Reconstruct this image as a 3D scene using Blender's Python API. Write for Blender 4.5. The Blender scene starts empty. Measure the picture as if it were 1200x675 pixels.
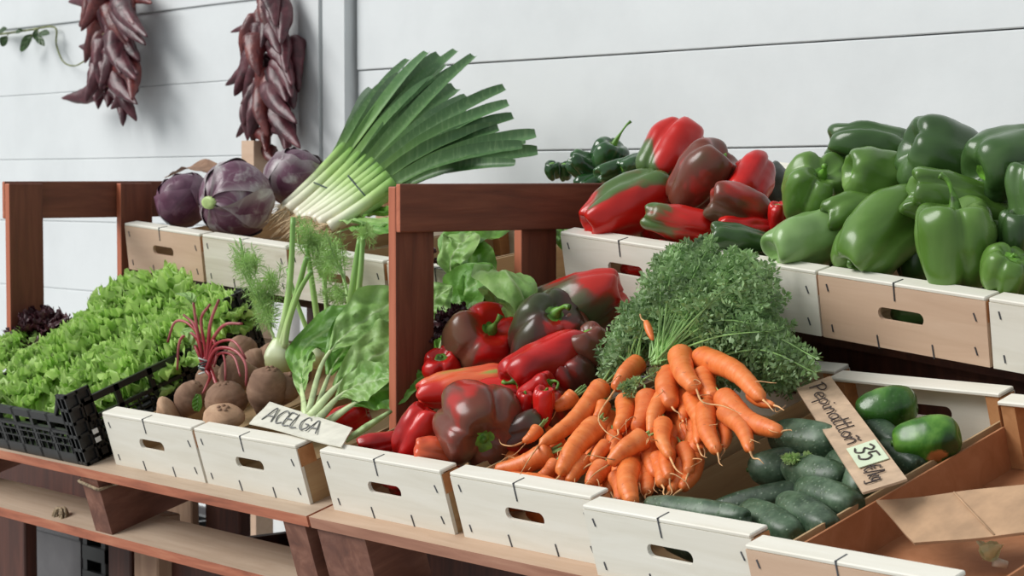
import bpy, math, random
import numpy as np
from math import sin, cos, pi, radians, sqrt, exp, floor
from mathutils import Vector, Matrix, noise

scene = bpy.context.scene
COL = scene.collection

# ------------------------------------------------------------------ camera geometry
F = 2560.0                       # focal length in pixels of the 1200 x 675 frame
PITCH, YAW = radians(3.0), radians(-50.65)
CZ = 1.28                        # camera height
Rp = Matrix(((1, 0, 0), (0, cos(PITCH), sin(PITCH)), (0, -sin(PITCH), cos(PITCH))))
Rz = Matrix(((cos(-YAW), -sin(-YAW), 0), (sin(-YAW), cos(-YAW), 0), (0, 0, 1)))
M = Rz @ Rp                      # camera frame (right, forward, up) -> world
CR, CF, CU = (M @ Vector(v) for v in ((1, 0, 0), (0, 1, 0), (0, 0, 1)))
TL = radians(16.5)               # slope of the lower tier (towards the shopper)
LOW = Matrix.Rotation(TL, 3, 'X')
LOWI = LOW.transposed()
O = Vector((0, 0, CZ))


def ray(u, v):
    return M @ Vector(((u - 600) / F, 1, (337.5 - v) / F))


def atY(u, v, y):
    d = ray(u, v)
    return O + d * (y / d.y)


def atX(u, v, x):
    d = ray(u, v)
    return O + d * (x / d.x)


def low(x, y, n):
    return O + LOW @ Vector((x, y, n))


def atS(u, v, surf, dz=0.0):     # a heap's surface: n = n0 + k (y - 1.69) in the sloped tier
    n0, k = surf
    n0 += dz
    d = LOWI @ ray(u, v)
    return O + LOW @ (d * ((n0 - k * 1.69) / (d.z - k * d.y)))


def pxm(P):                      # metres per pixel at a point
    return ((P - O).dot(CF)) / F


def camdir(ang, toward=0.0):     # direction given as an angle in the view and a lean towards the viewer
    a = radians(ang)
    h = sqrt(max(0, 1 - toward * toward))
    return (CR * cos(a) * h + CU * sin(a) * h - CF * toward).normalized()


# ------------------------------------------------------------------ materials
def lin(c):
    return tuple((x / 255 / 12.92 if x / 255 <= 0.04045 else ((x / 255 + 0.055) / 1.055) ** 2.4) for x in c[:3]) + (1,)


MATS = {}


class NT:
    def __init__(s, name):
        s.m = bpy.data.materials.new(name)
        s.m.use_nodes = True
        s.n = s.m.node_tree.nodes
        s.l = s.m.node_tree.links
        s.b = s.n['Principled BSDF']
        s.out = s.n['Material Output']
        MATS[name] = s.m

    def new(s, t, **kw):
        x = s.n.new(t)
        for k, v in kw.items():
            setattr(x, k, v)
        return x

    def ramp(s, fac, stops, interp='LINEAR'):
        r = s.new('ShaderNodeValToRGB')
        r.color_ramp.interpolation = interp
        e = r.color_ramp.elements
        while len(e) < len(stops):
            e.new(0.5)
        for el, (p, c) in zip(e, stops):
            el.position = p
            el.color = lin(c)
        s.l.new(fac, r.inputs[0])
        return r.outputs[0]

    def coords(s, scale=(1, 1, 1), rand=True, rot=(0, 0, 0)):
        t = s.new('ShaderNodeTexCoord')
        mp = s.new('ShaderNodeMapping')
        mp.inputs['Scale'].default_value = scale
        mp.inputs['Rotation'].default_value = rot
        s.l.new(t.outputs['Object'], mp.inputs[0])
        if rand:
            oi = s.new('ShaderNodeObjectInfo')
            mu = s.new('ShaderNodeMath', operation='MULTIPLY')
            mu.inputs[1].default_value = 37.0
            s.l.new(oi.outputs['Random'], mu.inputs[0])
            cb = s.new('ShaderNodeCombineXYZ')
            for i in range(3):
                s.l.new(mu.outputs[0], cb.inputs[i])
            s.l.new(cb.outputs[0], mp.inputs['Location'])
        return mp.outputs[0]

    def noise(s, vec, scale=5, detail=4, rough=0.55, dist=0.0):
        t = s.new('ShaderNodeTexNoise')
        t.inputs['Scale'].default_value = scale
        t.inputs['Detail'].default_value = detail
        t.inputs['Roughness'].default_value = rough
        t.inputs['Distortion'].default_value = dist
        s.l.new(vec, t.inputs['Vector'])
        return t.outputs['Fac']

    def attr(s, name):
        a = s.new('ShaderNodeAttribute', attribute_name=name)
        return a.outputs['Fac']

    def mix(s, fac, a, b, mode='MIX'):
        x = s.new('ShaderNodeMix', data_type='RGBA', blend_type=mode)
        ins = [i for i in x.inputs if i.type == 'RGBA']
        if isinstance(fac, (int, float)):
            x.inputs[0].default_value = fac
        else:
            s.l.new(fac, x.inputs[0])
        for sock, val in zip(ins, (a, b)):
            if isinstance(val, tuple):
                sock.default_value = lin(val)
            else:
                s.l.new(val, sock)
        return [o for o in x.outputs if o.type == 'RGBA'][0]

    def math(s, op, a, b=0.0):
        x = s.new('ShaderNodeMath', operation=op)
        for i, val in enumerate((a, b)):
            if isinstance(val, (int, float)):
                x.inputs[i].default_value = val
            else:
                s.l.new(val, x.inputs[i])
        return x.outputs[0]

    def bump(s, h, strength=0.3, dist=0.01):
        b = s.new('ShaderNodeBump')
        b.inputs['Strength'].default_value = strength
        b.inputs['Distance'].default_value = dist
        s.l.new(h, b.inputs['Height'])
        s.l.new(b.outputs[0], s.b.inputs['Normal'])
        return b

    def base(s, c):
        if isinstance(c, tuple):
            s.b.inputs['Base Color'].default_value = lin(c)
        else:
            s.l.new(c, s.b.inputs['Base Color'])

    def set(s, **kw):
        for k, v in kw.items():
            s.b.inputs[k.replace('_', ' ')].default_value = v
        return s

    def translucent(s, color, fac=0.25):
        t = s.new('ShaderNodeBsdfTranslucent')
        if isinstance(color, tuple):
            t.inputs[0].default_value = lin(color)
        else:
            s.l.new(color, t.inputs[0])
        mx = s.new('ShaderNodeMixShader')
        mx.inputs[0].default_value = fac
        s.l.new(s.b.outputs[0], mx.inputs[1])
        s.l.new(t.outputs[0], mx.inputs[2])
        s.l.new(mx.outputs[0], s.out.inputs[0])


def flat(name, c, rough=0.6, amt=0.12, scale=20, bump=0.0):
    t = NT(name)
    v = t.coords()
    n = t.noise(v, scale)
    d = tuple(x * (1 - amt * 2) for x in c)
    e = tuple(min(255, x * (1 + amt)) for x in c)
    t.base(t.ramp(n, [(0.3, d), (0.7, e)]))
    t.set(Roughness=rough)
    if bump:
        t.bump(n, bump, 0.004)
    return t


def wood(name, c0, c1, c2, scale=(2, 40, 40), rough=0.65, bump=0.15, dirt=None):
    t = NT(name)
    v = t.coords(scale)
    n = t.noise(v, 1.6, 6, 0.6, 0.6)
    col = t.ramp(n, [(0.25, c0), (0.5, c1), (0.75, c2)])
    if dirt:
        v2 = t.coords((9, 9, 9))
        n2 = t.noise(v2, 1.2, 5, 0.65)
        f = t.ramp(n2, [(0.45, (0, 0, 0)), (0.7, (190, 190, 190))])
        col = t.mix(f, col, dirt)
    t.base(col)
    t.set(Roughness=rough)
    t.bump(n, bump, 0.003)
    return t


wood('poplar', (216, 211, 196), (224, 220, 207), (230, 227, 216), (3, 30, 30), 0.6, 0.06)
wood('poplar_tan', (196, 164, 138), (204, 173, 147), (210, 181, 156), (3, 30, 30), 0.6, 0.08)
wood('poplar_side', (158, 128, 94), (176, 146, 108), (188, 162, 124), (20, 2.5, 30), 0.6, 0.08)
wood('poplar_grey', (190, 180, 160), (210, 202, 186), (222, 216, 202), (3, 30, 30), 0.6, 0.08)
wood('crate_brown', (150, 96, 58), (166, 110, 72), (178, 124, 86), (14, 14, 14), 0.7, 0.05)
wood('end_grain', (160, 108, 66), (184, 130, 84), (200, 150, 104), (14, 14, 14), 0.7, 0.1)
wood('plank_frame', (80, 40, 26), (104, 55, 36), (124, 70, 48), (30, 30, 3), 0.55, 0.25)
wood('pallet_edge', (150, 78, 50), (188, 106, 72), (206, 126, 88), (3, 30, 60), 0.6, 0.3, (120, 66, 50))
wood('pallet_top', (150, 122, 98), (178, 152, 126), (194, 170, 146), (3, 40, 30), 0.75, 0.2, (168, 126, 98))
wood('pallet_block', (84, 50, 38), (116, 74, 58), (144, 100, 82), (20, 4, 20), 0.7, 0.5, (96, 62, 54))
wood('plank_dark', (52, 24, 16), (72, 36, 24), (92, 50, 36), (30, 30, 3), 0.6, 0.2)
wood('plank_tan', (138, 108, 88), (160, 128, 104), (176, 146, 120), (30, 30, 3), 0.7, 0.2)
flat('staple_metal', (96, 98, 104), 0.4).set(Metallic=0.6)
flat('crate_plastic', (26, 27, 28), 0.38, 0.1, 30)
flat('grey_plastic', (92, 90, 92), 0.5, 0.04)
flat('cardboard', (180, 146, 114), 0.85, 0.05, 30)
flat('card', (198, 170, 142), 0.85, 0.05, 40)
flat('card_white', (222, 219, 204), 0.8, 0.03, 40)
flat('sticker', (214, 226, 196), 0.7, 0.02)
flat('ink', (70, 58, 54), 0.6, 0.05)
flat('ink_grey', (126, 126, 126), 0.6, 0.05)
flat('twine', (150, 132, 106), 0.9, 0.2, 200)
flat('tie_dark', (42, 66, 62), 0.5, 0.1)
flat('tie_white', (200, 205, 200), 0.5, 0.05)
flat('tag_white', (235, 235, 232), 0.5, 0.02)


def pepper_mat(name, stops, scale=16, rough=0.3, coat=0.14, stretch=0.5, bump=0.05):
    t = NT(name)
    v = t.coords((1, 1, stretch))
    n = t.noise(v, scale, 3, 0.5, 0.4)
    t.base(t.ramp(t.math('ADD', n, t.attr('ripe')), stops))
    t.set(Roughness=rough)
    t.b.inputs['Coat Weight'].default_value = coat
    t.b.inputs['Specular IOR Level'].default_value = 0.4
    t.b.inputs['Coat Roughness'].default_value = 0.15
    n2 = t.noise(v, 45, 2)
    t.bump(n2, bump, 0.006)
    return t


RED, DRED, BRN, GRN = (190, 24, 20), (138, 16, 14), (104, 62, 44), (74, 92, 44)
pepper_mat('pepper_red', [(0.3, DRED), (0.5, RED), (0.62, (204, 34, 26)), (0.8, (156, 48, 32))])
pepper_mat('pepper_red_brown', [(0.38, RED), (0.46, (164, 28, 22)), (0.52, (112, 56, 40)), (0.75, (104, 72, 52))])
pepper_mat('pepper_brown', [(0.34, (170, 36, 26)), (0.43, (112, 54, 40)), (0.6, (98, 62, 46)), (0.75, (80, 72, 48))])
pepper_mat('pepper_dark', [(0.36, (160, 30, 22)), (0.43, (84, 40, 32)), (0.6, (64, 46, 36)), (0.75, (64, 70, 42))])
pepper_mat('pepper_red_green', [(0.52, (190, 30, 22)), (0.57, (170, 44, 30)), (0.61, (100, 84, 48)), (0.68, (78, 104, 52))])
pepper_mat('pepper_green_brown', [(0.36, (184, 38, 28)), (0.42, (120, 68, 50)), (0.5, (98, 92, 68)), (0.68, (86, 106, 70))])
pepper_mat('pepper_orange', [(0.35, (196, 36, 26)), (0.48, (212, 84, 50)), (0.62, (218, 108, 66)), (0.72, (124, 160, 70))])
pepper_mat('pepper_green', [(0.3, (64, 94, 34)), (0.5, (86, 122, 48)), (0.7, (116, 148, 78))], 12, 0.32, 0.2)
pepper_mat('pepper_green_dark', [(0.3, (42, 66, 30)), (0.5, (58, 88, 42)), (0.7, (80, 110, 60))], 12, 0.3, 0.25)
pepper_mat('pepper_green_pale', [(0.3, (92, 128, 66)), (0.5, (118, 154, 88)), (0.7, (138, 170, 108))], 12, 0.32, 0.2)
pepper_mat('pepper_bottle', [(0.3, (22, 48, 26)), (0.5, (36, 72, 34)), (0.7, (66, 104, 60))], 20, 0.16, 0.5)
pepper_mat('pepper_slate', [(0.3, (52, 56, 52)), (0.6, (74, 78, 72)), (0.8, (86, 90, 80))], 20, 0.4, 0.2)
flat('pepper_stem', (92, 138, 46), 0.45, 0.25, 60)
flat('pepper_stem_dark', (62, 100, 34), 0.45, 0.25, 60)


def carrot_mat():
    t = NT('carrot_skin')
    v = t.coords((1, 1, 1))
    s = t.attr('s')
    n = t.noise(t.coords((34, 34, 80)), 1.0, 4, 0.65)
    oi = t.new('ShaderNodeObjectInfo')
    c = t.ramp(n, [(0.25, (214, 104, 42)), (0.5, (232, 128, 60)), (0.75, (240, 152, 90))])
    dark = t.mix(0.5, c, (204, 92, 44))
    c = t.mix(oi.outputs['Random'], c, dark)
    sp = t.noise(v, 160, 2, 0.6)
    spots = t.ramp(sp, [(0.66, (0, 0, 0)), (0.74, (170, 170, 170))])
    c = t.mix(spots, c, (110, 58, 40))
    t.base(c)
    t.set(Roughness=0.42)
    t.bump(n, 0.25, 0.004)


carrot_mat()
flat('carrot_rootlet', (226, 172, 118), 0.6, 0.15, 60)


def cuke(name, c0, c1, c2, wart=1.0, bloom=0.5, rough=0.42):
    t = NT(name)
    v = t.coords((1, 1, 1))
    n = t.noise(v, 14, 4, 0.6, 0.5)
    c = t.ramp(n, [(0.3, c0), (0.5, c1), (0.72, c2)])
    vo = t.new('ShaderNodeTexVoronoi')
    vo.inputs['Scale'].default_value = 130
    t.l.new(v, vo.inputs['Vector'])
    d = t.ramp(vo.outputs['Distance'], [(0.0, (255, 255, 255)), (0.28, (60, 60, 60)), (0.5, (0, 0, 0))])
    n3 = t.noise(v, 30, 5, 0.7)
    dm = t.mix(bloom, (0, 0, 0), t.ramp(n3, [(0.42, (0, 0, 0)), (0.75, (255, 255, 255))]), 'MIX')
    c = t.mix(dm, c, (142, 164, 136))
    sp = t.math('MULTIPLY', d, 0.35 * wart)
    c = t.mix(sp, c, (150, 172, 140))
    t.base(c)
    t.set(Roughness=rough)
    t.bump(d, 0.25 * wart, 0.004)
    return t


cuke('cucumber_dusty', (36, 56, 38), (56, 80, 56), (82, 106, 80), 1.2, 0.45)
cuke('cucumber_dark', (24, 42, 28), (38, 60, 40), (56, 80, 54), 0.9, 0.25)
cuke('squash_bright', (28, 60, 16), (50, 98, 26), (98, 148, 58), 0.3, 0.15, 0.25)


def scar_mat():
    t = NT('squash_scarred')
    v = t.coords()
    n = t.noise(v, 14, 4, 0.6, 0.5)
    c = t.ramp(n, [(0.34, (28, 60, 16)), (0.5, (58, 108, 28)), (0.68, (112, 160, 66))])
    a = t.attr('scar')
    f = t.math('MULTIPLY', a, t.math('ADD', t.noise(v, 70, 4, 0.7), 0.35))
    f = t.ramp(f, [(0.35, (0, 0, 0)), (0.5, (255, 255, 255))])
    c = t.mix(f, c, (186, 116, 66))
    t.base(c)
    t.set(Roughness=0.3)
    t.bump(n, 0.1, 0.004)


scar_mat()


def leaf_mat(name, inner, outer, edge, vein, rough=0.42, tr=0.25, veins=26, bump=0.35):
    """attributes: w = distance from the midrib (0..1), s = along the leaf, h = noise"""
    t = NT(name)
    w = t.attr('w')
    s = t.attr('s')
    n = t.noise(t.coords((1, 1, 1)), 28, 4, 0.6)
    c = t.ramp(n, [(0.3, inner), (0.55, outer), (0.8, edge)])
    f = t.math('SINE', t.math('ADD', t.math('MULTIPLY', s, veins), t.math('MULTIPLY', w, -6.0)))
    vf = t.ramp(f, [(0.86, (0, 0, 0)), (1.0, (80, 80, 80))])
    c = t.mix(vf, c, vein)
    mf = t.ramp(w, [(0.02, (190, 190, 190)), (0.09, (0, 0, 0))])
    c = t.mix(mf, c, vein)
    ed = t.ramp(w, [(0.55, (0, 0, 0)), (1.0, (130, 130, 130))])
    c = t.mix(ed, c, edge)
    t.base(c)
    t.set(Roughness=rough)
    t.bump(t.math('ADD', t.math('MULTIPLY', f, -0.5), n), bump, 0.006)
    t.translucent(c, tr)
    return t


leaf_mat('lettuce_leaf', (166, 208, 100), (192, 226, 126), (216, 240, 166), (218, 238, 178), 0.45, 0.42, 12, 0.2)
leaf_mat('red_lettuce_leaf', (44, 20, 26), (72, 34, 42), (96, 52, 60), (110, 80, 80), 0.4, 0.2, 12)
leaf_mat('chard_leaf', (116, 166, 72), (148, 190, 104), (180, 212, 142), (200, 220, 168), 0.46, 0.25, 26, 0.6)
leaf_mat('chard_leaf_dark', (76, 132, 36), (104, 160, 56), (130, 180, 82), (170, 204, 128), 0.46, 0.25, 26, 0.6)
leaf_mat('ivy_leaf', (34, 58, 22), (48, 76, 32), (62, 92, 42), (90, 120, 70), 0.4, 0.2, 20)
flat('chard_stalk', (196, 214, 158), 0.4, 0.1, 40)
flat('greens', (146, 176, 122), 0.5, 0.22, 18).translucent((140, 182, 104), 0.25)
flat('greens_stalk', (148, 186, 112), 0.5, 0.15, 30)
flat('fennel_frond', (164, 200, 122), 0.55, 0.15, 30).translucent((160, 200, 104), 0.3)
flat('vine_stem', (122, 128, 84), 0.7, 0.2, 60)


def grad_mat(name, stops, rough=0.4, streak=(60, 60, 3), amt=0.25, attr='s'):
    t = NT(name)
    s = t.attr(attr)
    n = t.noise(t.coords(streak), 1.0, 3, 0.5)
    f = t.math('ADD', s, t.math('MULTIPLY', t.math('SUBTRACT', n, 0.5), amt))
    col = t.ramp(f, stops)
    if name == 'leek_leaf':
        oi = t.new('ShaderNodeObjectInfo')
        col = t.mix(t.math('MULTIPLY', oi.outputs['Random'], 0.75), col, (58, 92, 50))
        st = t.noise(t.coords((160, 160, 3)), 1.0, 2, 0.5)
        col = t.mix(t.ramp(st, [(0.5, (0, 0, 0)), (0.75, (140, 140, 140))]), col, (150, 178, 126))
    t.base(col)
    t.set(Roughness=rough)
    return t


grad_mat('leek_shaft', [(0.0, (232, 226, 204)), (0.3, (226, 232, 196)), (0.65, (180, 210, 130)), (1.0, (120, 168, 72))], 0.35)
grad_mat('leek_leaf', [(0.0, (146, 182, 98)), (0.25, (104, 146, 72)), (0.6, (86, 126, 74)), (1.0, (98, 134, 90))], 0.42)
flat('leek_root', (222, 190, 154), 0.8, 0.2, 60)
grad_mat('fennel_stalk', [(0.0, (206, 222, 168)), (0.4, (170, 204, 122)), (1.0, (116, 164, 78))], 0.35, amt=0.15)
grad_mat('fennel_bulb', [(0.0, (190, 190, 128)), (0.3, (206, 212, 150)), (0.7, (220, 230, 190)), (1.0, (196, 216, 150))], 0.3, amt=0.2)
grad_mat('beet_stem', [(0.0, (138, 30, 40)), (0.45, (156, 40, 48)), (0.75, (184, 104, 106)), (1.0, (128, 46, 50))], 0.35, (30, 30, 30), 0.6)
wood('beet_skin', (108, 80, 62), (138, 106, 84), (164, 132, 108), (16, 16, 30), 0.85, 0.5, (112, 84, 68))
wood('beet_skin_pale', (150, 116, 90), (182, 146, 116), (200, 170, 140), (16, 16, 30), 0.8, 0.3)


def cabbage_mat(name, c0, c1, bloom, vein):
    t = NT(name)
    v = t.coords()
    n = t.noise(v, 13, 5, 0.65, 0.8)
    c = t.ramp(n, [(0.3, c0), (0.52, c1), (0.72, bloom)])
    w = t.attr('w')
    s = t.attr('s')
    f = t.math('SINE', t.math('ADD', t.math('MULTIPLY', s, 22), t.math('MULTIPLY', w, -9.0)))
    vf = t.ramp(f, [(0.9, (0, 0, 0)), (1.0, (90, 90, 90))])
    c = t.mix(vf, c, vein)
    ef = t.ramp(t.attr('e'), [(0.72, (0, 0, 0)), (1.0, (170, 170, 170))])
    c = t.mix(ef, c, bloom)
    t.base(c)
    t.set(Roughness=0.38)
    t.bump(t.math('ADD', f, n), 0.12, 0.004)


cabbage_mat('cabbage_purple', (70, 36, 56), (98, 58, 80), (140, 108, 124), (150, 112, 130))
cabbage_mat('cabbage_bloom', (82, 44, 64), (108, 70, 90), (188, 186, 184), (190, 184, 184))
flat('cabbage_core', (176, 198, 128), 0.45, 0.1, 40)
flat('cabbage_scrap', (232, 240, 204), 0.45, 0.05, 40).translucent((232, 240, 204), 0.3)


def dried_mat():
    t = NT('dried_pepper')
    v = t.coords((1, 1, 1))
    n = t.noise(v, 26, 5, 0.65, 0.5)
    t.base(t.ramp(n, [(0.3, (46, 20, 26)), (0.5, (80, 36, 44)), (0.66, (104, 54, 62)), (0.8, (132, 66, 60))]))
    t.set(Roughness=0.4)
    t.bump(n, 0.5, 0.006)
    t2 = NT('dried_pepper_red')
    v = t2.coords((1, 1, 1))
    n = t2.noise(v, 26, 5, 0.65, 0.5)
    t2.base(t2.ramp(n, [(0.3, (62, 22, 26)), (0.5, (98, 40, 40)), (0.66, (124, 60, 54)), (0.8, (150, 78, 58))]))
    t2.set(Roughness=0.4)
    t2.bump(n, 0.5, 0.006)


dried_mat()


def wall_mat():
    t = NT('white_paint')
    v = t.coords((1, 1, 1), rand=False)
    n = t.noise(v, 3.5, 5, 0.6)
    c = t.ramp(n, [(0.3, (212, 216, 217)), (0.6, (221, 225, 226))])
    n2 = t.noise(t.coords((8, 1, 22), rand=False), 1.0, 5, 0.7)
    f = t.ramp(n2, [(0.66, (0, 0, 0)), (0.85, (150, 150, 150))])
    c = t.mix(f, c, (196, 196, 190))
    t.base(c)
    t.set(Roughness=0.62)
    t.bump(n2, 0.1, 0.004)
    f2 = flat('concrete', (186, 186, 184), 0.85, 0.06, 6)


wall_mat()


# ------------------------------------------------------------------ mesh builder
class MB:
    def __init__(s):
        s.v, s.f, s.a = [], [], {}

    def av(self, p, **at):
        self.v.append(Vector(p))
        i = len(self.v) - 1
        for k, x in at.items():
            self.a.setdefault(k, {})[i] = x
        return i

    def box(s, lo, hi, mat=None):
        c = []
        for z in (lo[2], hi[2]):
            for x, y in ((lo[0], lo[1]), (hi[0], lo[1]), (hi[0], hi[1]), (lo[0], hi[1])):
                p = Vector((x, y, z))
                c.append(s.av(mat @ p if mat else p))
        for q in ((0, 3, 2, 1), (4, 5, 6, 7), (0, 1, 5, 4), (1, 2, 6, 5), (2, 3, 7, 6), (3, 0, 4, 7)):
            s.f.append([c[i] for i in q])
        return s

    def prism(s, poly, y0, y1, mat=None):     # poly in (x, z), extruded in y
        a = [s.av(Vector((x, y0, z))) for x, z in poly]
        b = [s.av(Vector((x, y1, z))) for x, z in poly]
        s.f.append(a)
        s.f.append(b[::-1])
        n = len(poly)
        for i in range(n):
            j = (i + 1) % n
            s.f.append([a[j], a[i], b[i], b[j]])
        return s

    def grid(s, fn, nu, nv, wrap_v=False, cap0=False, cap1=False):
        idx = []
        for i in range(nu + 1):
            row = []
            for j in range(nv if wrap_v else nv + 1):
                r = fn(i / nu, j / nv)
                if isinstance(r, tuple):
                    row.append(s.av(r[0], **r[1]))
                else:
                    row.append(s.av(r))
            idx.append(row)
        m = len(idx[0])
        for i in range(nu):
            for j in range(m if wrap_v else m - 1):
                k = (j + 1) % m
                s.f.append([idx[i][j], idx[i][k], idx[i + 1][k], idx[i + 1][j]])
        if cap0:
            s.f.append(idx[0][::-1])
        if cap1:
            s.f.append(idx[-1])
        return s

    def tube(s, path, rad, segs=8, squash=1.0, hint=None, at=None):
        n = len(path)
        path = [Vector(p) for p in path]
        prev = None
        rows = []
        for i in range(n):
            t = (path[min(i + 1, n - 1)] - path[max(i - 1, 0)])
            t = t.normalized() if t.length > 1e-9 else Vector((0, 0, 1))
            if prev is None:
                h = Vector(hint) if hint else (Vector((0, 0, 1)) if abs(t.z) < 0.9 else Vector((1, 0, 0)))
                prev = (h - t * h.dot(t)).normalized()
            else:
                prev = (prev - t * prev.dot(t)).normalized()
            b = t.cross(prev)
            r = rad(i / (n - 1)) if callable(rad) else (rad[i] if isinstance(rad, (list, tuple)) else rad)
            row = []
            for j in range(segs):
                a = 2 * pi * j / segs
                row.append(s.av(path[i] + prev * (cos(a) * r * squash) + b * (sin(a) * r), s=i / (n - 1)))
            rows.append(row)
        for i in range(n - 1):
            for j in range(segs):
                k = (j + 1) % segs
                s.f.append([rows[i][j], rows[i][k], rows[i + 1][k], rows[i + 1][j]])
        s.f.append(rows[0][::-1])
        s.f.append(rows[-1])
        return s

    def build(s, name, mat, parent=None, loc=None, rot=None, smooth=True):
        """verts are given in world space when loc is set (then made local to it), else already local to the parent"""
        me = bpy.data.meshes.new(name)
        vs = s.v
        if loc is not None:
            inv = rot.transposed() if rot else None
            vs = [(inv @ (p - loc)) if inv else p - loc for p in vs]
        me.from_pydata([tuple(p) for p in vs], [], s.f)
        for k, d in s.a.items():
            at = me.attributes.new(k, 'FLOAT', 'POINT')
            arr = np.zeros(len(vs), dtype=np.float32)
            for i, x in d.items():
                arr[i] = x
            at.data.foreach_set('value', arr)
        if smooth:
            me.polygons.foreach_set('use_smooth', [True] * len(me.polygons))
        me.materials.append(MATS[mat])
        me.update()
        o = bpy.data.objects.new(name, me)
        COL.objects.link(o)
        if parent is not None:
            o.parent = parent
        elif loc is not None:
            o.location = loc
            if rot:
                o.rotation_euler = rot.to_euler()
        return o


def tag(o, label, cat, group=None, kind=None):
    if label:
        o['label'] = label
    if cat:
        o['category'] = cat
    if group:
        o['group'] = group
    if kind:
        o['kind'] = kind
    return o


def empty(name, loc, rot=None, label=None, cat=None, group=None):
    o = bpy.data.objects.new(name, None)
    o.empty_display_size = 0.05
    COL.objects.link(o)
    o.location = loc
    if rot is not None:
        o.rotation_euler = rot.to_euler()
    return tag(o, label, cat, group)


def struct(name, mb, mat, smooth=False):
    o = mb.build(name, mat, smooth=smooth)
    o['kind'] = 'structure'
    return o


def dup(root, loc, rot=None, label=None, group=None):
    r = root.copy()
    COL.objects.link(r)
    r.location = loc
    if rot is not None:
        r.rotation_euler = rot.to_euler()
    if label:
        r['label'] = label
    if group:
        r['group'] = group
    for ch in list(root.children):
        c = ch.copy()
        COL.objects.link(c)
        c.parent = r
        for g in ch.children:
            d = g.copy()
            COL.objects.link(d)
            d.parent = c
    return r


def spline(pts, n=24):
    pts = [Vector(p) for p in pts]
    if len(pts) == 2:
        return [pts[0].lerp(pts[1], i / n) for i in range(n + 1)]
    P = [pts[0] * 2 - pts[1]] + pts + [pts[-1] * 2 - pts[-2]]
    out = []
    seg = len(pts) - 1
    for i in range(n + 1):
        t = i / n * seg
        k = min(int(t), seg - 1)
        t -= k
        a, b, c, d = P[k:k + 4]
        out.append(0.5 * ((2 * b) + (c - a) * t + (2 * a - 5 * b + 4 * c - d) * t * t + (3 * b - a - 3 * c + d) * t ** 3))
    return out


def basis(axis, hint=None):
    z = axis.normalized()
    h = hint if hint is not None else (Vector((0, 0, 1)) if abs(z.z) < 0.9 else Vector((1, 0, 0)))
    x = (h - z * h.dot(z)).normalized()
    y = z.cross(x)
    return Matrix((x, y, z)).transposed()     # columns x, y, z


# ================================================================== THE SETTING
WY = 3.0                                      # front face of the plank wall


def planks(x0, x1, zs, tilt=0.0, seed=0, gap=0.0012):
    rnd = random.Random(seed)
    m = MB()
    for a, b in zip(zs[:-1], zs[1:]):
        off = rnd.uniform(-0.004, 0.004)
        n = 24
        idx = []
        for i in range(n + 1):
            x = x0 + (x1 - x0) * i / n
            w = 0.003 * noise.noise(Vector((x * 1.3, a * 9, 3.1)))
            w2 = 0.003 * noise.noise(Vector((x * 1.3, b * 9, 3.1)))
            dz = tilt * (x - x0)
            za, zb = CZ + a + gap + dz + w, CZ + b - gap + dz + w2
            y = WY + off + 0.002 * noise.noise(Vector((x, b * 5, 1)))
            idx.append([m.av((x, y + 0.03, za)), m.av((x, y + 0.0015, za)), m.av((x, y, za + 0.002)),
                        m.av((x, y, zb - 0.002)), m.av((x, y + 0.0015, zb)), m.av((x, y + 0.03, zb))])
        for i in range(n):
            for j in range(5):
                m.f.append([idx[i][j], idx[i + 1][j], idx[i + 1][j + 1], idx[i][j + 1]])
    m.box((x0, WY + 0.022, 0), (x1, WY + 0.08, CZ + zs[-1]))
    return m


struct('wall_left', planks(-8.6, -4.43, [-1.28, -0.93, -0.735, -0.54, -0.345, -0.15, 0.03, 0.222, 0.42, 0.62, 0.82, 1.02, 1.22], 0.004, 1, 0.0006), 'white_paint')
struct('wall_right', planks(-4.232, -0.4, [-1.28, -0.9, -0.71, -0.52, -0.33, -0.14, 0.05, 0.243, 0.44, 0.63, 0.82, 1.02, 1.22], 0.0, 2), 'white_paint')
m = MB().box((-4.43, WY - 0.035, 0), (-4.345, WY + 0.06, CZ + 1.22))
struct('trim_1', m, 'white_paint')
m = MB().box((-4.335, WY - 0.03, 0), (-4.245, WY + 0.06, CZ + 1.22))
struct('trim_2', m, 'white_paint')
m = MB().box((-9, -1.5, -0.05), (1.5, WY + 0.2, 0.0))
struct('floor', m, 'concrete')

# ================================================================== PALLETS, FRAMES
N0 = -1.027                                   # deck surface in the sloped tier frame


def lowbox(root, name, mat, lo, hi, parent):
    m = MB().box(lo, hi)
    o = m.build(name, mat, parent, smooth=False)
    return o


def pallet(x0, x1, label, first_stringers, edge):
    """deck boards run along x, stringers run front to back; root at the front left of the deck, turned with the slope"""
    r = empty('pallet', low(x0, 1.63, N0), LOW, label, 'pallet', 'pallets of the lower display tier')
    L = x1 - x0
    for i in range(5):
        y = i * 0.135
        lowbox(r, 'deck_board', edge if i == 0 else 'pallet_top', (0, y, -0.018), (L, y + 0.098, 0), r)
    for sx in first_stringers:
        if sx[2] == 'stringer':
            lowbox(r, 'stringer', 'pallet_block', (sx[0], 0.004, -0.126), (sx[1], 0.635, -0.018), r)
        else:
            for yb in (0.006, 0.27, 0.53):
                lowbox(r, 'block', 'pallet_block', (sx[0], yb, -0.126), (sx[1], yb + 0.1, -0.018), r)
    for y in (0.0, 0.27, 0.54):
        lowbox(r, 'bottom_board', edge if y == 0 else 'pallet_top', (0, y, -0.146), (L, y + 0.098, -0.126), r)
    return r


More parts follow.
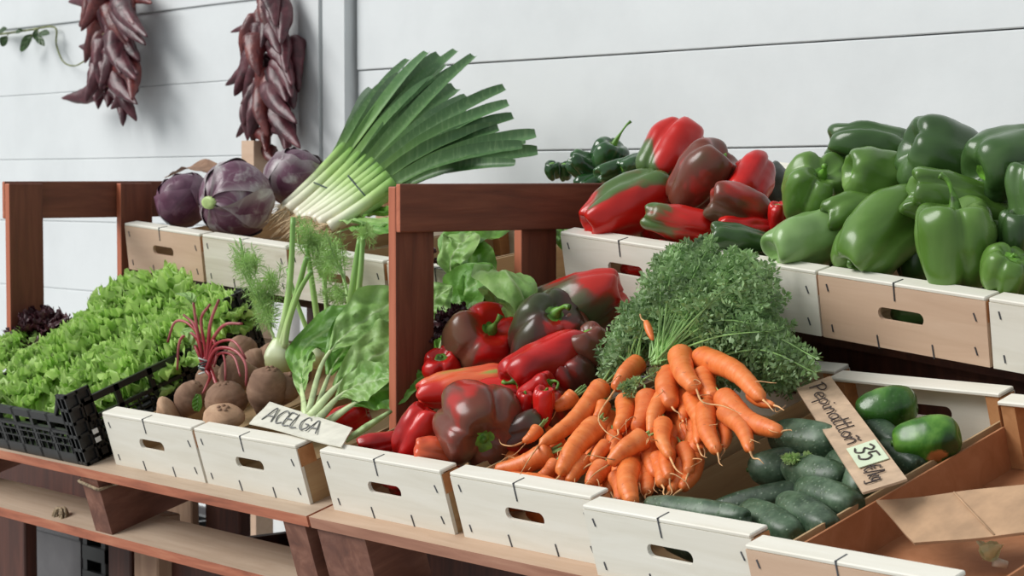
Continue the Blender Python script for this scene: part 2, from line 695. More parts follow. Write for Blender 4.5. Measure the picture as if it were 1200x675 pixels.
# two-tone boards: pale dusty top, raw orange front edge
def two_tone(name, top, side):
    t = NT(name)
    v = t.coords((3, 40, 30))
    n = t.noise(v, 1.6, 6, 0.6, 0.6)
    a = t.ramp(n, [(0.25, top[0]), (0.75, top[1])])
    b = t.ramp(n, [(0.25, side[0]), (0.5, side[1]), (0.8, side[2])])
    g = t.new('ShaderNodeTexCoord')
    sp = t.new('ShaderNodeSeparateXYZ')
    t.l.new(g.outputs['Normal'], sp.inputs[0])
    f = t.ramp(sp.outputs['Z'], [(0.4, (0, 0, 0)), (0.6, (255, 255, 255))])
    t.base(t.mix(f, b, a))
    t.set(Roughness=0.7)
    t.bump(n, 0.25, 0.003)


def lit_front(name, scale):  # brown wood; daylight on the front faces is painted in as brighter orange
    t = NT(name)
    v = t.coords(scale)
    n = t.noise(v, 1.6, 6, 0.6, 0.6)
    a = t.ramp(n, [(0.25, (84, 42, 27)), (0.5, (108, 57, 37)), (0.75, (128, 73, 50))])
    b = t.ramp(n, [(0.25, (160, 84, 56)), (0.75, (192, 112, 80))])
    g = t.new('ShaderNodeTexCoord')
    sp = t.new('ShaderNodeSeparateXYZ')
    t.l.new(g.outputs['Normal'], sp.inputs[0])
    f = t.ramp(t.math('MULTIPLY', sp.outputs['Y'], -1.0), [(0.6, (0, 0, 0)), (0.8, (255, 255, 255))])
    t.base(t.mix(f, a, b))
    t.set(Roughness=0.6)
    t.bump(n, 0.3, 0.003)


lit_front('pallet_lit_front', (30, 3, 30))
lit_front('pallet_lit_front_vertical', (30, 30, 3))
two_tone('board_orange', ((164, 142, 120), (186, 166, 145)), ((124, 68, 48), (178, 106, 78), (208, 146, 112)))
two_tone('board_dusty', ((176, 146, 120), (192, 164, 140)), ((140, 94, 74), (164, 116, 94), (182, 136, 112)))

pallet(-4.15, -2.757, 'left pallet with an orange raw front edge under the lettuce and beetroot crates',
       [(0.66, 0.72, 'stringer'), (1.315, 1.375, 'stringer'), (0.0, 0.06, 'stringer')], 'board_orange')
pallet(-2.75, -1.35, 'right pallet with a dusty tan deck under the pepper, carrot and cucumber crates',
       [(0.005, 0.13, 'block'), (0.66, 0.76, 'block'), (1.28, 1.38, 'block')], 'board_dusty')


def frame(X, label, rail_front):
    """upright divider made from pallet wood: two posts and a rail, running front to back"""
    z0 = CZ - 0.47
    r = empty('divider_frame', (X, 2.02, z0), None, label, 'frame', 'upright pallet wood dividers')

    def b(name, lo, hi, mat):
        m = MB().box((lo[0], lo[1] - 2.02, lo[2] - z0 + CZ), (hi[0], hi[1] - 2.02, hi[2] - z0 + CZ))
        o = m.build(name, mat, r, smooth=False)
        bv = o.modifiers.new('bevel', 'BEVEL')
        bv.width = 0.0025
        bv.segments = 2
        return o
    t = 0.02
    px = (-t, 0) if rail_front else (0, t)     # posts' thickness range
    rx = (0, t * 0.6) if rail_front else (-t * 0.6, 0)
    for y in (2.02, 2.275):
        zb = -0.47 + (y - 2.02) * 0.3 + 0.004
        b('post', (px[0], y, zb), (px[1], y + 0.076, -0.02), 'pallet_lit_front_vertical')
    b('rail', (rx[0], 2.02, -0.092), (rx[1], 2.60, -0.016), 'pallet_lit_front')
    b('post', (px[0], 2.525, -0.32), (px[1], 2.60, -0.02), 'pallet_lit_front_vertical')
    return r


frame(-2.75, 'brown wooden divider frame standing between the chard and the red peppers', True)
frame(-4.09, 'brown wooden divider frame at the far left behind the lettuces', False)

# upper tier support: a dark deck carried by legs
TU = radians(14)


def upper(X, Y=None):                          # front edge of the upper tier's deck
    z = -0.200 - 0.055 * (X + 4.06) if X < -2.76 else -0.190 - 0.080 * (X + 2.70)
    return Vector((X, 2.285 if X < -2.76 else 2.335, CZ + z))


def upper_rot(X):
    return Matrix.Rotation(math.atan(0.055 if X < -2.76 else 0.08), 3, 'Y') @ Matrix.Rotation(radians(8) if X < -2.76 else radians(13), 3, 'X')


for (xa, xb, lb) in ((-4.06, -2.80, 'dark slatted pallet carrying the upper left crates of cabbages and leeks'),
                     (-2.70, -1.30, 'dark slatted pallet carrying the upper right crates of peppers')):
    p = upper(xa)
    R = upper_rot(xa)
    r = empty('upper_pallet', p, R, lb, 'pallet', 'pallets of the upper display tier')
    L = xb - xa
    for i in range(4):
        MB().box((0, 0.03 + i * 0.14, -0.024), (L, 0.03 + i * 0.14 + 0.1, -0.004)).build('deck_board', 'plank_dark', r, smooth=False)
    for sx in (0.0, L / 2 - 0.03, L - 0.06):
        MB().box((sx, 0.10, -0.12), (sx + 0.06, 0.55, -0.024)).build('stringer', 'plank_dark', r, smooth=False)
    if xa > -3:
        MB().box((0, 0.062, -0.15), (L, 0.08, -0.0245)).build('shade_board', 'plank_dark', r, smooth=False)  # added dark board standing in for the shade in the gap below the deck
    for sx in (0.03, L - 0.40):
        a = Matrix.Rotation(0, 3, 'X')
        q = p + R @ Vector((sx, 0.42, -0.12))
        mm = MB().box((q.x, q.y, 0), (q.x + 0.09, q.y + 0.022, q.z + 0.01))
        mm.v = [R.transposed() @ (v - p) for v in mm.v]
        mm.build('leg', 'plank_dark', r, smooth=False)

# ------------------------------------------------------------------ wooden crates
CW, CD, CH = 0.30, 0.514, 0.098


def slot_panel(m, x0, x1, z0, z1, cx, cz, hw, hh, y0, y1):
    """a board with a rounded hand slot"""
    n = 8
    m.prism([(x0, cz + hh), (x1, cz + hh), (x1, z1), (x0, z1)], y0, y1)
    m.prism([(x0, z0), (x1, z0), (x1, cz - hh), (x0, cz - hh)], y0, y1)
    left = [(x0, cz - hh)] + [(cx - hw + hh - hh * sin(pi * i / n), cz - hh * cos(pi * i / n)) for i in range(n + 1)] + [(x0, cz + hh)]
    m.prism(left, y0, y1)
    right = [(x1, cz + hh)] + [(cx + hw - hh + hh * sin(pi * i / n), cz + hh * cos(pi * i / n)) for i in range(n + 1)] + [(x1, cz - hh)]
    m.prism(right, y0, y1)


def make_crate(loc, rot, label, face='poplar', side='poplar_side', top='poplar', sx=1.0, group='slatted wooden produce crates', side_h=0.062):
    r = empty('wooden_crate', loc, rot, label, 'crate', group)
    W, D, H = CW * sx, CD, CH
    for y0, y1, nm in ((0, 0.006, 'end_panel'), (D - 0.006, D, 'end_panel')):
        m = MB()
        slot_panel(m, 0, W, 0.0, H - 0.006, W / 2, H * 0.52, 0.041, 0.0092, y0, y1)
        m.build(nm, face, r, smooth=False)
    for y0, y1 in ((0.0, 0.032), (D - 0.032, D)):
        m = MB().box((0.0, y0, H - 0.006), (W, y1, H))
        for xe in (-0.0006, W - 0.0002):
            mm = MB().box((xe, y0 + 0.002 if y0 == 0 else y0 + 0.0005, H - 0.036), (xe + 0.0008, y1 - 0.0005 if y0 == 0 else y1 - 0.002, H - 0.0066))
            mm.build('batten_end', 'end_grain', r, smooth=False)
        o = m.build('top_batten', top, r, smooth=False)
        bv = o.modifiers.new('bevel', 'BEVEL')
        bv.width = 0.0015
    for y0, y1 in ((0.0065, 0.03), (D - 0.03, D - 0.0065)):
        for x0 in (0.0035, W - 0.0255):
            m = MB().box((x0, y0, 0.004), (x0 + 0.022, y1, H - 0.0065))
            m.build('corner_post', 'end_grain', r, smooth=False)
    for x0 in (0.0, W - 0.0035):
        m = MB().box((x0, 0.0065, 0.0), (x0 + 0.0035, D - 0.0065, (side_h or H - 0.0075)))
        m.build('side_panel', side, r, smooth=False)
    MB().box((0.0036, 0.0065, 0.0), (W - 0.0036, D - 0.0065, 0.0035)).build('bottom', side, r, smooth=False)
    # wire staples on the front
    for (x, z, a, l) in ((0.017, H - 0.022, 0.25, 0.011), (0.02, 0.016, 0.15, 0.011), (W - 0.019, H - 0.03, 0.35, 0.012), (W - 0.021, 0.02, 0.3, 0.012),
                         (W * 0.35, 0.008, 0.12, 0.02), (W * 0.68, 0.008, 0.1, 0.02)):
        m = MB()
        R = Matrix.Rotation(a, 3, 'Y')
        mm = MB().box((-0.0009, -0.0012, -l / 2), (0.0009, 0.0006, l / 2))
        mm.v = [Matrix.Rotation(-a, 3, 'Y') @ p + Vector((x, 0, z)) for p in mm.v]
        mm.build('staple', 'staple_metal', r, smooth=False)
    mm = MB().box((W * 0.47, -0.0011, H - 0.026), (W * 0.47 + 0.0018, 0.0006, H + 0.0003))
    mm.box((W * 0.47, -0.0011, H - 0.0005), (W * 0.47 + 0.0018, 0.02, H + 0.0008))
    mm.build('staple', 'staple_metal', r, smooth=False)
    return r


XA1, XA2, XB, XC, XD, XE = -3.403, -3.095, -2.73, -2.408, -2.098, -1.783
G_L = 'wooden crates of the lower tier'
G_U = 'wooden crates of the upper tier'
Y1 = 1.665
crateA1 = make_crate(low(XA1, Y1, N0), LOW, 'cream wooden crate holding the beetroots, right beside the black plastic crate', group=G_L)
crateA2 = dup(crateA1, low(XA2, Y1, N0), LOW, 'cream wooden crate holding the chard, with the handwritten card leaning on its corner')
crateB = make_crate(low(XB, Y1, N0), LOW, 'cream wooden crate of red peppers on the lower tier', group=G_L, side_h=0.080)
crateC = dup(crateB, low(XC, Y1, N0), LOW, 'cream wooden crate heaped with carrots')
crateD = dup(crateA1, low(XD, 1.640, N0), LOW, 'cream wooden crate of cucumbers with the price card across it')
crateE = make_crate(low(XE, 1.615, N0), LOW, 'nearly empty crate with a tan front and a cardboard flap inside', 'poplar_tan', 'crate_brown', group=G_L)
crateE['group'] = G_L


def up(x):
    return upper(x), upper_rot(x)


v1 = make_crate(*up(-4.055), 'tan upper crate at the left end holding the first red cabbage', 'poplar_tan', group=G_U)
v2 = make_crate(*up(-3.745), 'pale upper crate behind the fennel fronds, under the pinkish cabbage', 'poplar_grey', group=G_U)
v3 = make_crate(*up(-3.435), 'upper crate under the leek roots with a dark hand slot behind the fennel', 'poplar_grey', group=G_U)
v4 = make_crate(*up(-3.125), 'upper crate seen through the right divider frame with leaves hanging over it', 'poplar_grey', group=G_U)
u1 = make_crate(*up(-2.705), 'cream upper crate of ripe red and brown peppers', 'poplar', group=G_U)
u2 = make_crate(*up(-2.402), 'cream upper crate half hidden by the carrot greens', 'poplar', group=G_U, sx=0.86)
u3 = make_crate(*up(-2.141), 'tan upper crate heaped with big green peppers', 'poplar_tan', group=G_U)
u4 = make_crate(*up(-1.836), 'cream upper crate cut off at the right edge of the photo', 'poplar', group=G_U)

# ------------------------------------------------------------------ black plastic crate of lettuces
TB = radians(20)
BR = Matrix.Rotation(TB, 3, 'X')
bx, bd, bh = 0.40, 0.42, 0.135
bloc = low(-3.458 - bx, 1.638, N0 + 0.001)
rb = empty('plastic_crate', bloc, BR, 'black plastic lattice crate holding the green lettuces', 'crate')


def lattice(p0, ax, L, H0, cells, rail=0.014, th=0.008, inner=None, extra=True):
    """an open side: bottom rail, middle rail, top rail and uprights; ax = unit x or y"""
    m = MB()

    def bar(a0, a1, z0, z1, t=th):
        if ax == 'x':
            m.box((p0[0] + a0, p0[1], z0), (p0[0] + a1, p0[1] + t, z1))
        else:
            m.box((p0[0], p0[1] + a0, z0), (p0[0] + t, p0[1] + a1, z1))
    bar(0, L, 0, 0.02)
    bar(0, L, H0 - rail, H0)
    bar(0, L, H0 * 0.62, H0 * 0.62 + 0.007)
    for i in range(cells + 1):
        a = L * i / cells
        bar(max(0, a - 0.005), min(L, a + 0.005), 0, H0)
    if extra:
        for i in range(cells * 3):
            a = L * (i + 0.5) / (cells * 3)
            bar(a - 0.0012, a + 0.0012, 0.02, H0 * 0.62, th * 0.6)
        for k in range(1, 4):
            bar(0, L, 0.02 + k * 0.014, 0.0225 + k * 0.014, th * 0.6)
    return m


lattice((0.03, 0, 0), 'x', bx - 0.06, 0.092, 5).build('front_side', 'crate_plastic', rb, smooth=False)
lattice((0.03, bd - 0.008, 0), 'x', bx - 0.06, 0.11, 5).build('back_side', 'crate_plastic', rb, smooth=False)
lattice((bx - 0.008, 0.03, 0), 'y', bd - 0.06, 0.115, 5, 0.012).build('right_side', 'crate_plastic', rb, smooth=False)
lattice((0, 0.03, 0), 'y', bd - 0.06, 0.115, 5, 0.012).build('left_side', 'crate_plastic', rb, smooth=False)
for cx, cy, sxn, syn in ((0, 0, 1, 1), (bx, 0, -1, 1), (0, bd, 1, -1), (bx, bd, -1, -1)):
    m = MB()

    def cb(x0, x1, y0, y1, z0, z1):
        xs = sorted((cx + sxn * x0, cx + sxn * x1))
        ys = sorted((cy + syn * y0, cy + syn * y1))
        m.box((xs[0], ys[0], z0), (xs[1], ys[1], z1))
    bh = 0.135 if syn > 0 else 0.172
    cb(0.003, 0.034, 0.006, 0.012, 0, bh - 0.003)
    cb(0.006, 0.012, 0.006, 0.052, 0, bh - 0.003)
    for k in range(6):
        z = k * (bh - 0.006) / 5
        cb(0, 0.034, 0, 0.006, z, z + 0.006)
        cb(0, 0.006, 0, 0.052, z, z + 0.006)
    for a in (0, 0.016, 0.030):
        cb(a, a + 0.004, 0, 0.006, 0, bh)
    for a in (0.024, 0.048):
        cb(0, 0.006, a, a + 0.004, 0, bh)
    m.build('corner_post', 'crate_plastic', rb, smooth=False)
bh = 0.135
# braces from the raised corners down to the lower front rim
for s0, s1 in (((0.03, bh - 0.004), (0.062, 0.094)), ((bx - 0.03, bh - 0.004), (bx - 0.062, 0.094))):
    MB().tube([(s0[0], 0.005, s0[1]), (s1[0], 0.005, s1[1])], 0.005, 6).build('brace', 'crate_plastic', rb)
m = MB()
for i in range(9):
    m.box((0.01 + i * (bx - 0.03) / 8, 0.008, 0.001), (0.014 + i * (bx - 0.03) / 8, bd - 0.008, 0.006))
for i in range(9):
    m.box((0.01, 0.01 + i * (bd - 0.03) / 8, 0.001), (bx - 0.01, 0.014 + i * (bd - 0.03) / 8, 0.005))
m.box((0.01, 0.01, -0.0), (bx - 0.01, bd - 0.01, 0.001))
m.build('base', 'crate_plastic', rb, smooth=False)
for k in range(2):
    MB().box((bx, 0.03, 0.048 - k * 0.016), (bx + 0.001, 0.041, 0.057 - k * 0.016)).build('tag', 'tag_white', rb, smooth=False)

# ================================================================== PEPPERS
def pepper(label, P, axis, length, width, mat, lobes=4, taper=0.15, stem=(0.035, 0.5), bend=0.0, seed=0, group=None,
           stemmat='pepper_stem', depth=0.2, cat='pepper', name='bell_pepper', blocky=0.62, paint=None):
    rnd = random.Random(seed * 7 + 3)
    R0 = basis(axis, Vector((rnd.uniform(-1, 1), rnd.uniform(-1, 1), rnd.uniform(-1, 1) + 0.01)).normalized())
    r = empty(name, P, R0, label, cat, group)
    Lh, Rr = length / 2, width / 2
    lr = [rnd.uniform(0.9, 1.12) for _ in range(lobes)]
    le = [rnd.uniform(-0.08, 0.1) for _ in range(lobes)]
    off = Vector((rnd.uniform(-9, 9), rnd.uniform(-9, 9), rnd.uniform(-9, 9)))
    ba = rnd.uniform(0, 2 * pi)
    ph0 = rnd.uniform(0, 2 * pi)
    twist = rnd.uniform(-0.5, 0.5)

    def surf(u, v):
        ph = pi * min(max(u, 0.0005), 0.9995)
        th = 2 * pi * v + twist * u + ph0
        cs = cos(ph)
        rr = abs(sin(ph)) ** blocky
        z = (1 if cs >= 0 else -1) * abs(cs) ** 0.85
        k = (lobes * v) % lobes
        i = int(k) % lobes
        fr = k - int(k)
        w = 0.5 + 0.5 * cos(2 * pi * fr)        # 1 at the creases
        lob = 1 - abs(2 * fr - 1) ** 2.2        # 0 at creases, 1 mid lobe
        lobl = lr[i] * lob + (lr[i] * 0.5 + lr[(i + (1 if fr > 0.5 else -1)) % lobes] * 0.5) * (1 - lob)
        dep = depth * (0.75 + 0.6 * abs(z))
        rad = Rr * rr * lobl * (1 - dep * (1 - lob) ** 1.5)
        rad *= 1 - taper * (0.5 - 0.5 * z)
        if z > 0:
            rad *= 1 + 0.06 * z
        rho = rr
        zz = Lh * z
        if z > 0:
            zz -= Lh * 0.34 * exp(-(rho / 0.42) ** 2)
            zz += Lh * (0.10 * lob + le[i]) * rho * z
        else:
            zz += Lh * 0.24 * exp(-(rho / 0.36) ** 2)
            zz -= Lh * (0.12 * lob + le[i]) * rho * abs(z)
        p = Vector((rad * cos(th), rad * sin(th), zz))
        nz = noise.noise(p * (1.1 / Rr) + off) * 0.13 + noise.noise(p * (2.6 / Rr) + off) * 0.045
        p *= 1 + nz
        b = bend * Rr * (p.z / Lh) ** 2
        p.x += b * cos(ba)
        p.y += b * sin(ba)
        return p
    pd = R0.transposed() @ camdir(paint[0], paint[1]) if paint else None

    def skin(u, v):                              # ripeness: the side that is still green or already brown
        p = surf(u, v)
        if not pd:
            return p
        q = Vector((p.x / Rr, p.y / Rr, p.z / Lh))
        return p, {'ripe': paint[2] * (max(-1, min(1, q.dot(pd))) - paint[3])}
    mb = MB().grid(skin, 30, 44, wrap_v=True, cap0=True, cap1=True)
    mb.build('body', mat, r)
    # calyx and stem
    top = surf(0.0005, 0)
    c = Vector((sum((surf(0.0005, j / 8).x for j in range(8))) / 8, sum((surf(0.0005, j / 8).y for j in range(8))) / 8, top.z))
    cr = Rr * 0.34

    def cal(u, v):
        th = 2 * pi * v
        rad = cr * u * (1 + 0.16 * cos(5 * th)) + 1e-4
        # follow the dimple
        uu = 0.0
        z = c.z + 0.0035 - Lh * 0.0 + Lh * 0.30 * (1 - exp(-(u * 0.42 / 0.42) ** 2)) * 0.55
        z -= 0.004 * u ** 4
        return Vector((c.x + rad * cos(th), c.y + rad * sin(th), z))
    sb = MB().grid(cal, 5, 20, wrap_v=True, cap0=True)
    sl, cu = stem
    if sl > 0:
        sa = rnd.uniform(0, 2 * pi)
        dirs = Vector((cos(sa), sin(sa), 0))
        pts = [c + Vector((0, 0, 0.001)), c + Vector((0, 0, sl * 0.4)) + dirs * sl * 0.08 * cu,
               c + Vector((0, 0, sl * (0.85 - 0.2 * cu))) + dirs * sl * 0.4 * cu,
               c + Vector((0, 0, sl * (1.1 - 0.5 * cu))) + dirs * sl * 0.85 * cu]
        r0 = max(0.0035, Rr * 0.13)
        sb.tube(spline(pts, 12), lambda t: r0 * (1.5 - 1.1 * min(1, t * 2.2) + 0.45 * max(0, t - 0.6) * 1.5), 9)
    sb.build('stem', stemmat, r)
    return r


SB, SC, SD = (-0.952, 0.30), (-0.952, 0.30), (-0.968, 0.10)
G_RL = 'red peppers in the lower crate'
# label, u, v, height offset, view angle of the stem end, lean to viewer, length px, width px, material, extra
LOWER = [
 ('big dull green and red pepper lying highest in the lower red heap', 676, 357, 0.002, 200, -0.3, 104, 74, 'pepper_green_brown', dict(paint=(215, 0.4, 0.28, 0.1), stem=(0, 0), lobes=3, taper=0.1)),
 ('brown-shouldered red pepper facing out, upright green stem, right of the divider post', 565, 402, 0.0, 55, 0.8, 82, 82, 'pepper_red_brown', dict(paint=(185, 0.2, 0.3, 0.0), stem=(0.04, 0.3), lobes=4)),
 ('dark chocolate brown pepper with green stem between the brown-shouldered and the dull green ones', 638, 389, 0.004, 60, 0.72, 84, 86, 'pepper_dark', dict(paint=(110, 0.1, 0.25, 0.0), stem=(0.04, 0.4), lobes=4, stemmat='pepper_stem')),
 ('big glossy red pepper on its side, short green stem at lower left', 641, 428, 0.006, 205, 0.35, 104, 64, 'pepper_red', dict(stem=(0.022, 0.6), lobes=3, taper=0.05)),
 ('long orange-red pepper with a light green patch beside the divider post', 547, 454, 0.006, 8, 0.05, 108, 52, 'pepper_orange', dict(paint=(100, 0.55, 0.6, 0.62), stem=(0, 0), lobes=3, taper=0.3)),
 ('large wine-brown pepper at the front with its cut stem facing out', 560, 498, 0.018, 300, 0.93, 96, 100, 'pepper_brown', dict(stem=(0.014, 0.2), lobes=4, taper=0.0, depth=0.22)),
 ('small red pepper tucked behind the green-patched orange one', 520, 434, -0.005, 100, 0.6, 46, 46, 'pepper_red', dict(stem=(0.006, 0.2))),
 ('red pepper with bright shine against the divider post foot', 489, 508, -0.006, 60, 0.1, 62, 46, 'pepper_red', dict(stem=(0.0, 0.2), lobes=3)),
 ('small orange-red pepper lying lowest against the front board', 515, 531, 0.002, 170, 0.1, 56, 36, 'pepper_orange', dict(stem=(0, 0), lobes=3)),
 ('small red pepper with a curved pale green stem beside the carrots', 628, 457, 0.012, 30, 0.5, 48, 34, 'pepper_red', dict(stem=(0.034, 0.9), lobes=3, taper=0.4)),
 ('little pointed red pepper with a white glint next to the top left carrot', 637, 478, 0.012, 85, 0.2, 46, 27, 'pepper_red', dict(stem=(0.01, 0.5), lobes=3, taper=0.4)),
 ('thin red pepper standing left of the little pointed one', 613, 483, 0.006, 80, 0.2, 46, 24, 'pepper_red', dict(stem=(0.01, 0.5), lobes=3, taper=0.5)),
 ('deep red pepper half hidden under the green-patched orange one', 592, 462, -0.006, 0, 0.1, 62, 46, 'pepper_red', dict(stem=(0, 0), lobes=3)),
 ('purplish brown pepper between the large wine-brown one and the carrots', 616, 506, -0.006, 20, 0.2, 52, 44, 'pepper_dark', dict(stem=(0, 0), lobes=3)),
 ('brown and red pepper behind the left carrot greens', 697, 412, -0.01, 120, 0.2, 60, 52, 'pepper_brown', dict(stem=(0, 0), lobes=4)),
 ('flat red pepper with white glints in the front left corner', 446, 519, -0.012, 190, 0.05, 48, 28, 'pepper_red', dict(stem=(0, 0), lobes=3)),
 ('dark red pepper deep behind the big glossy red one', 668, 398, -0.025, 120, 0.2, 70, 60, 'pepper_red_brown', dict(stem=(0, 0), lobes=4)),
 ('dark pepper deep between the big glossy red one and the carrots', 676, 446, -0.03, 120, 0.2, 60, 54, 'pepper_dark', dict(stem=(0, 0), lobes=4)),
 ('dark red pepper deep beside the longest carrot', 652, 492, -0.032, 120, 0.2, 56, 50, 'pepper_red_brown', dict(stem=(0, 0), lobes=4)),
 ('dark red pepper in the gap below the small curved-stem pepper', 590, 490, -0.028, 120, 0.2, 60, 54, 'pepper_red', dict(stem=(0, 0), lobes=4)),
]
for i, (lb, u, v, dz, a, tw, L, W, mt, kw) in enumerate(LOWER):
    P = atS(u, v, SB, dz)
    s = pxm(P)
    pepper(lb, P, camdir(a, tw), L * s * 1.12, W * s * 1.12, mt, seed=i + 1, group=G_RL, **kw)
P = atS(408, 489, (-0.965, 0.15))
pepper('dark red pepper lying under the chard stalks', P, camdir(20, 0.1), 56 * pxm(P), 34 * pxm(P), 'pepper_red', lobes=3, stem=(0, 0), seed=88)

P = low(XB + 0.15, Y1 + 0.05, N0 + 0.05)
pepper('red pepper showing through the hand slot of the red pepper crate', P, Vector((1, 0, 0.2)), 0.10, 0.07, 'pepper_red', stem=(0, 0), seed=301, group=G_RL)
# upper red peppers: u, v, Y
G_RU = 'ripe peppers on the upper tier'
UPPER_RED = [
 ('long red pepper with a grey-green ridge leaning left over the crate edge', 733, 238, 2.40, 28, -0.3, 102, 66, 'pepper_red_green', dict(paint=(115, 0.25, 0.34, 0.25), stem=(0, 0), lobes=3, taper=0.15)),
 ('upright red pepper with green blotches at the very top of the upper heap', 786, 178, 2.50, 55, -0.45, 74, 68, 'pepper_red_green', dict(paint=(215, 0.2, 0.3, 0.25), stem=(0.012, 0.3), lobes=4, stemmat='pepper_stem_dark')),
 ('large matt brown pepper with a small green stem in the middle of the upper heap', 823, 206, 2.46, 48, 0.35, 82, 78, 'pepper_brown', dict(stem=(0.012, 0.4), lobes=3, taper=0.25)),
 ('bright red pepper with a hanging green stem right of the matt brown one', 880, 212, 2.50, 240, 0.5, 66, 54, 'pepper_red', dict(stem=(0.04, 0.5), lobes=4)),
 ('dark red pepper with brown shading below the matt brown one', 866, 241, 2.43, 160, 0.1, 70, 50, 'pepper_brown', dict(stem=(0, 0), lobes=3)),
 ('shiny red pepper with an olive end lying low at the crate rim', 797, 259, 2.385, 345, 0.2, 80, 42, 'pepper_red_green', dict(paint=(180, 0.2, 0.35, 0.35), stem=(0.014, 0.5), lobes=3)),
 ('red pepper sliver showing above the dark green pepper', 872, 264, 2.42, 180, 0.1, 60, 26, 'pepper_red', dict(stem=(0, 0), lobes=3)),
 ('small red pepper end beside the pale green pepper', 911, 252, 2.45, 90, 0.3, 34, 24, 'pepper_red', dict(stem=(0, 0), lobes=3)),
 ('slate green pepper in the dark gap between red and green heaps', 908, 222, 2.60, 120, 0.1, 60, 44, 'pepper_slate', dict(stem=(0, 0), lobes=3)),
 ('dark red pepper low behind the shiny red one at the crate rim', 772, 258, 2.45, 90, 0.1, 50, 50, 'pepper_red_brown', dict(stem=(0, 0), lobes=4)),
 ('red pepper low at the crate rim behind the dark green pepper', 835, 272, 2.45, 90, 0.1, 50, 44, 'pepper_red', dict(stem=(0, 0), lobes=4)),
 ('dark pepper deep under the matt brown one', 800, 235, 2.50, 120, 0.1, 60, 60, 'pepper_dark', dict(stem=(0, 0), lobes=3)),
 ('dark red pepper at the back between long red and matt brown ones', 775, 222, 2.54, 120, 0.1, 60, 50, 'pepper_red_brown', dict(stem=(0, 0), lobes=3)),
]
for i, (lb, u, v, Y, a, tw, L, W, mt, kw) in enumerate(UPPER_RED):
    P = atY(u, v + 3, Y - 0.01)
    s = pxm(P)
    pepper(lb, P, camdir(a, tw), L * s * 1.13, W * s * 1.13, mt, seed=i + 40, group=G_RU, **kw)

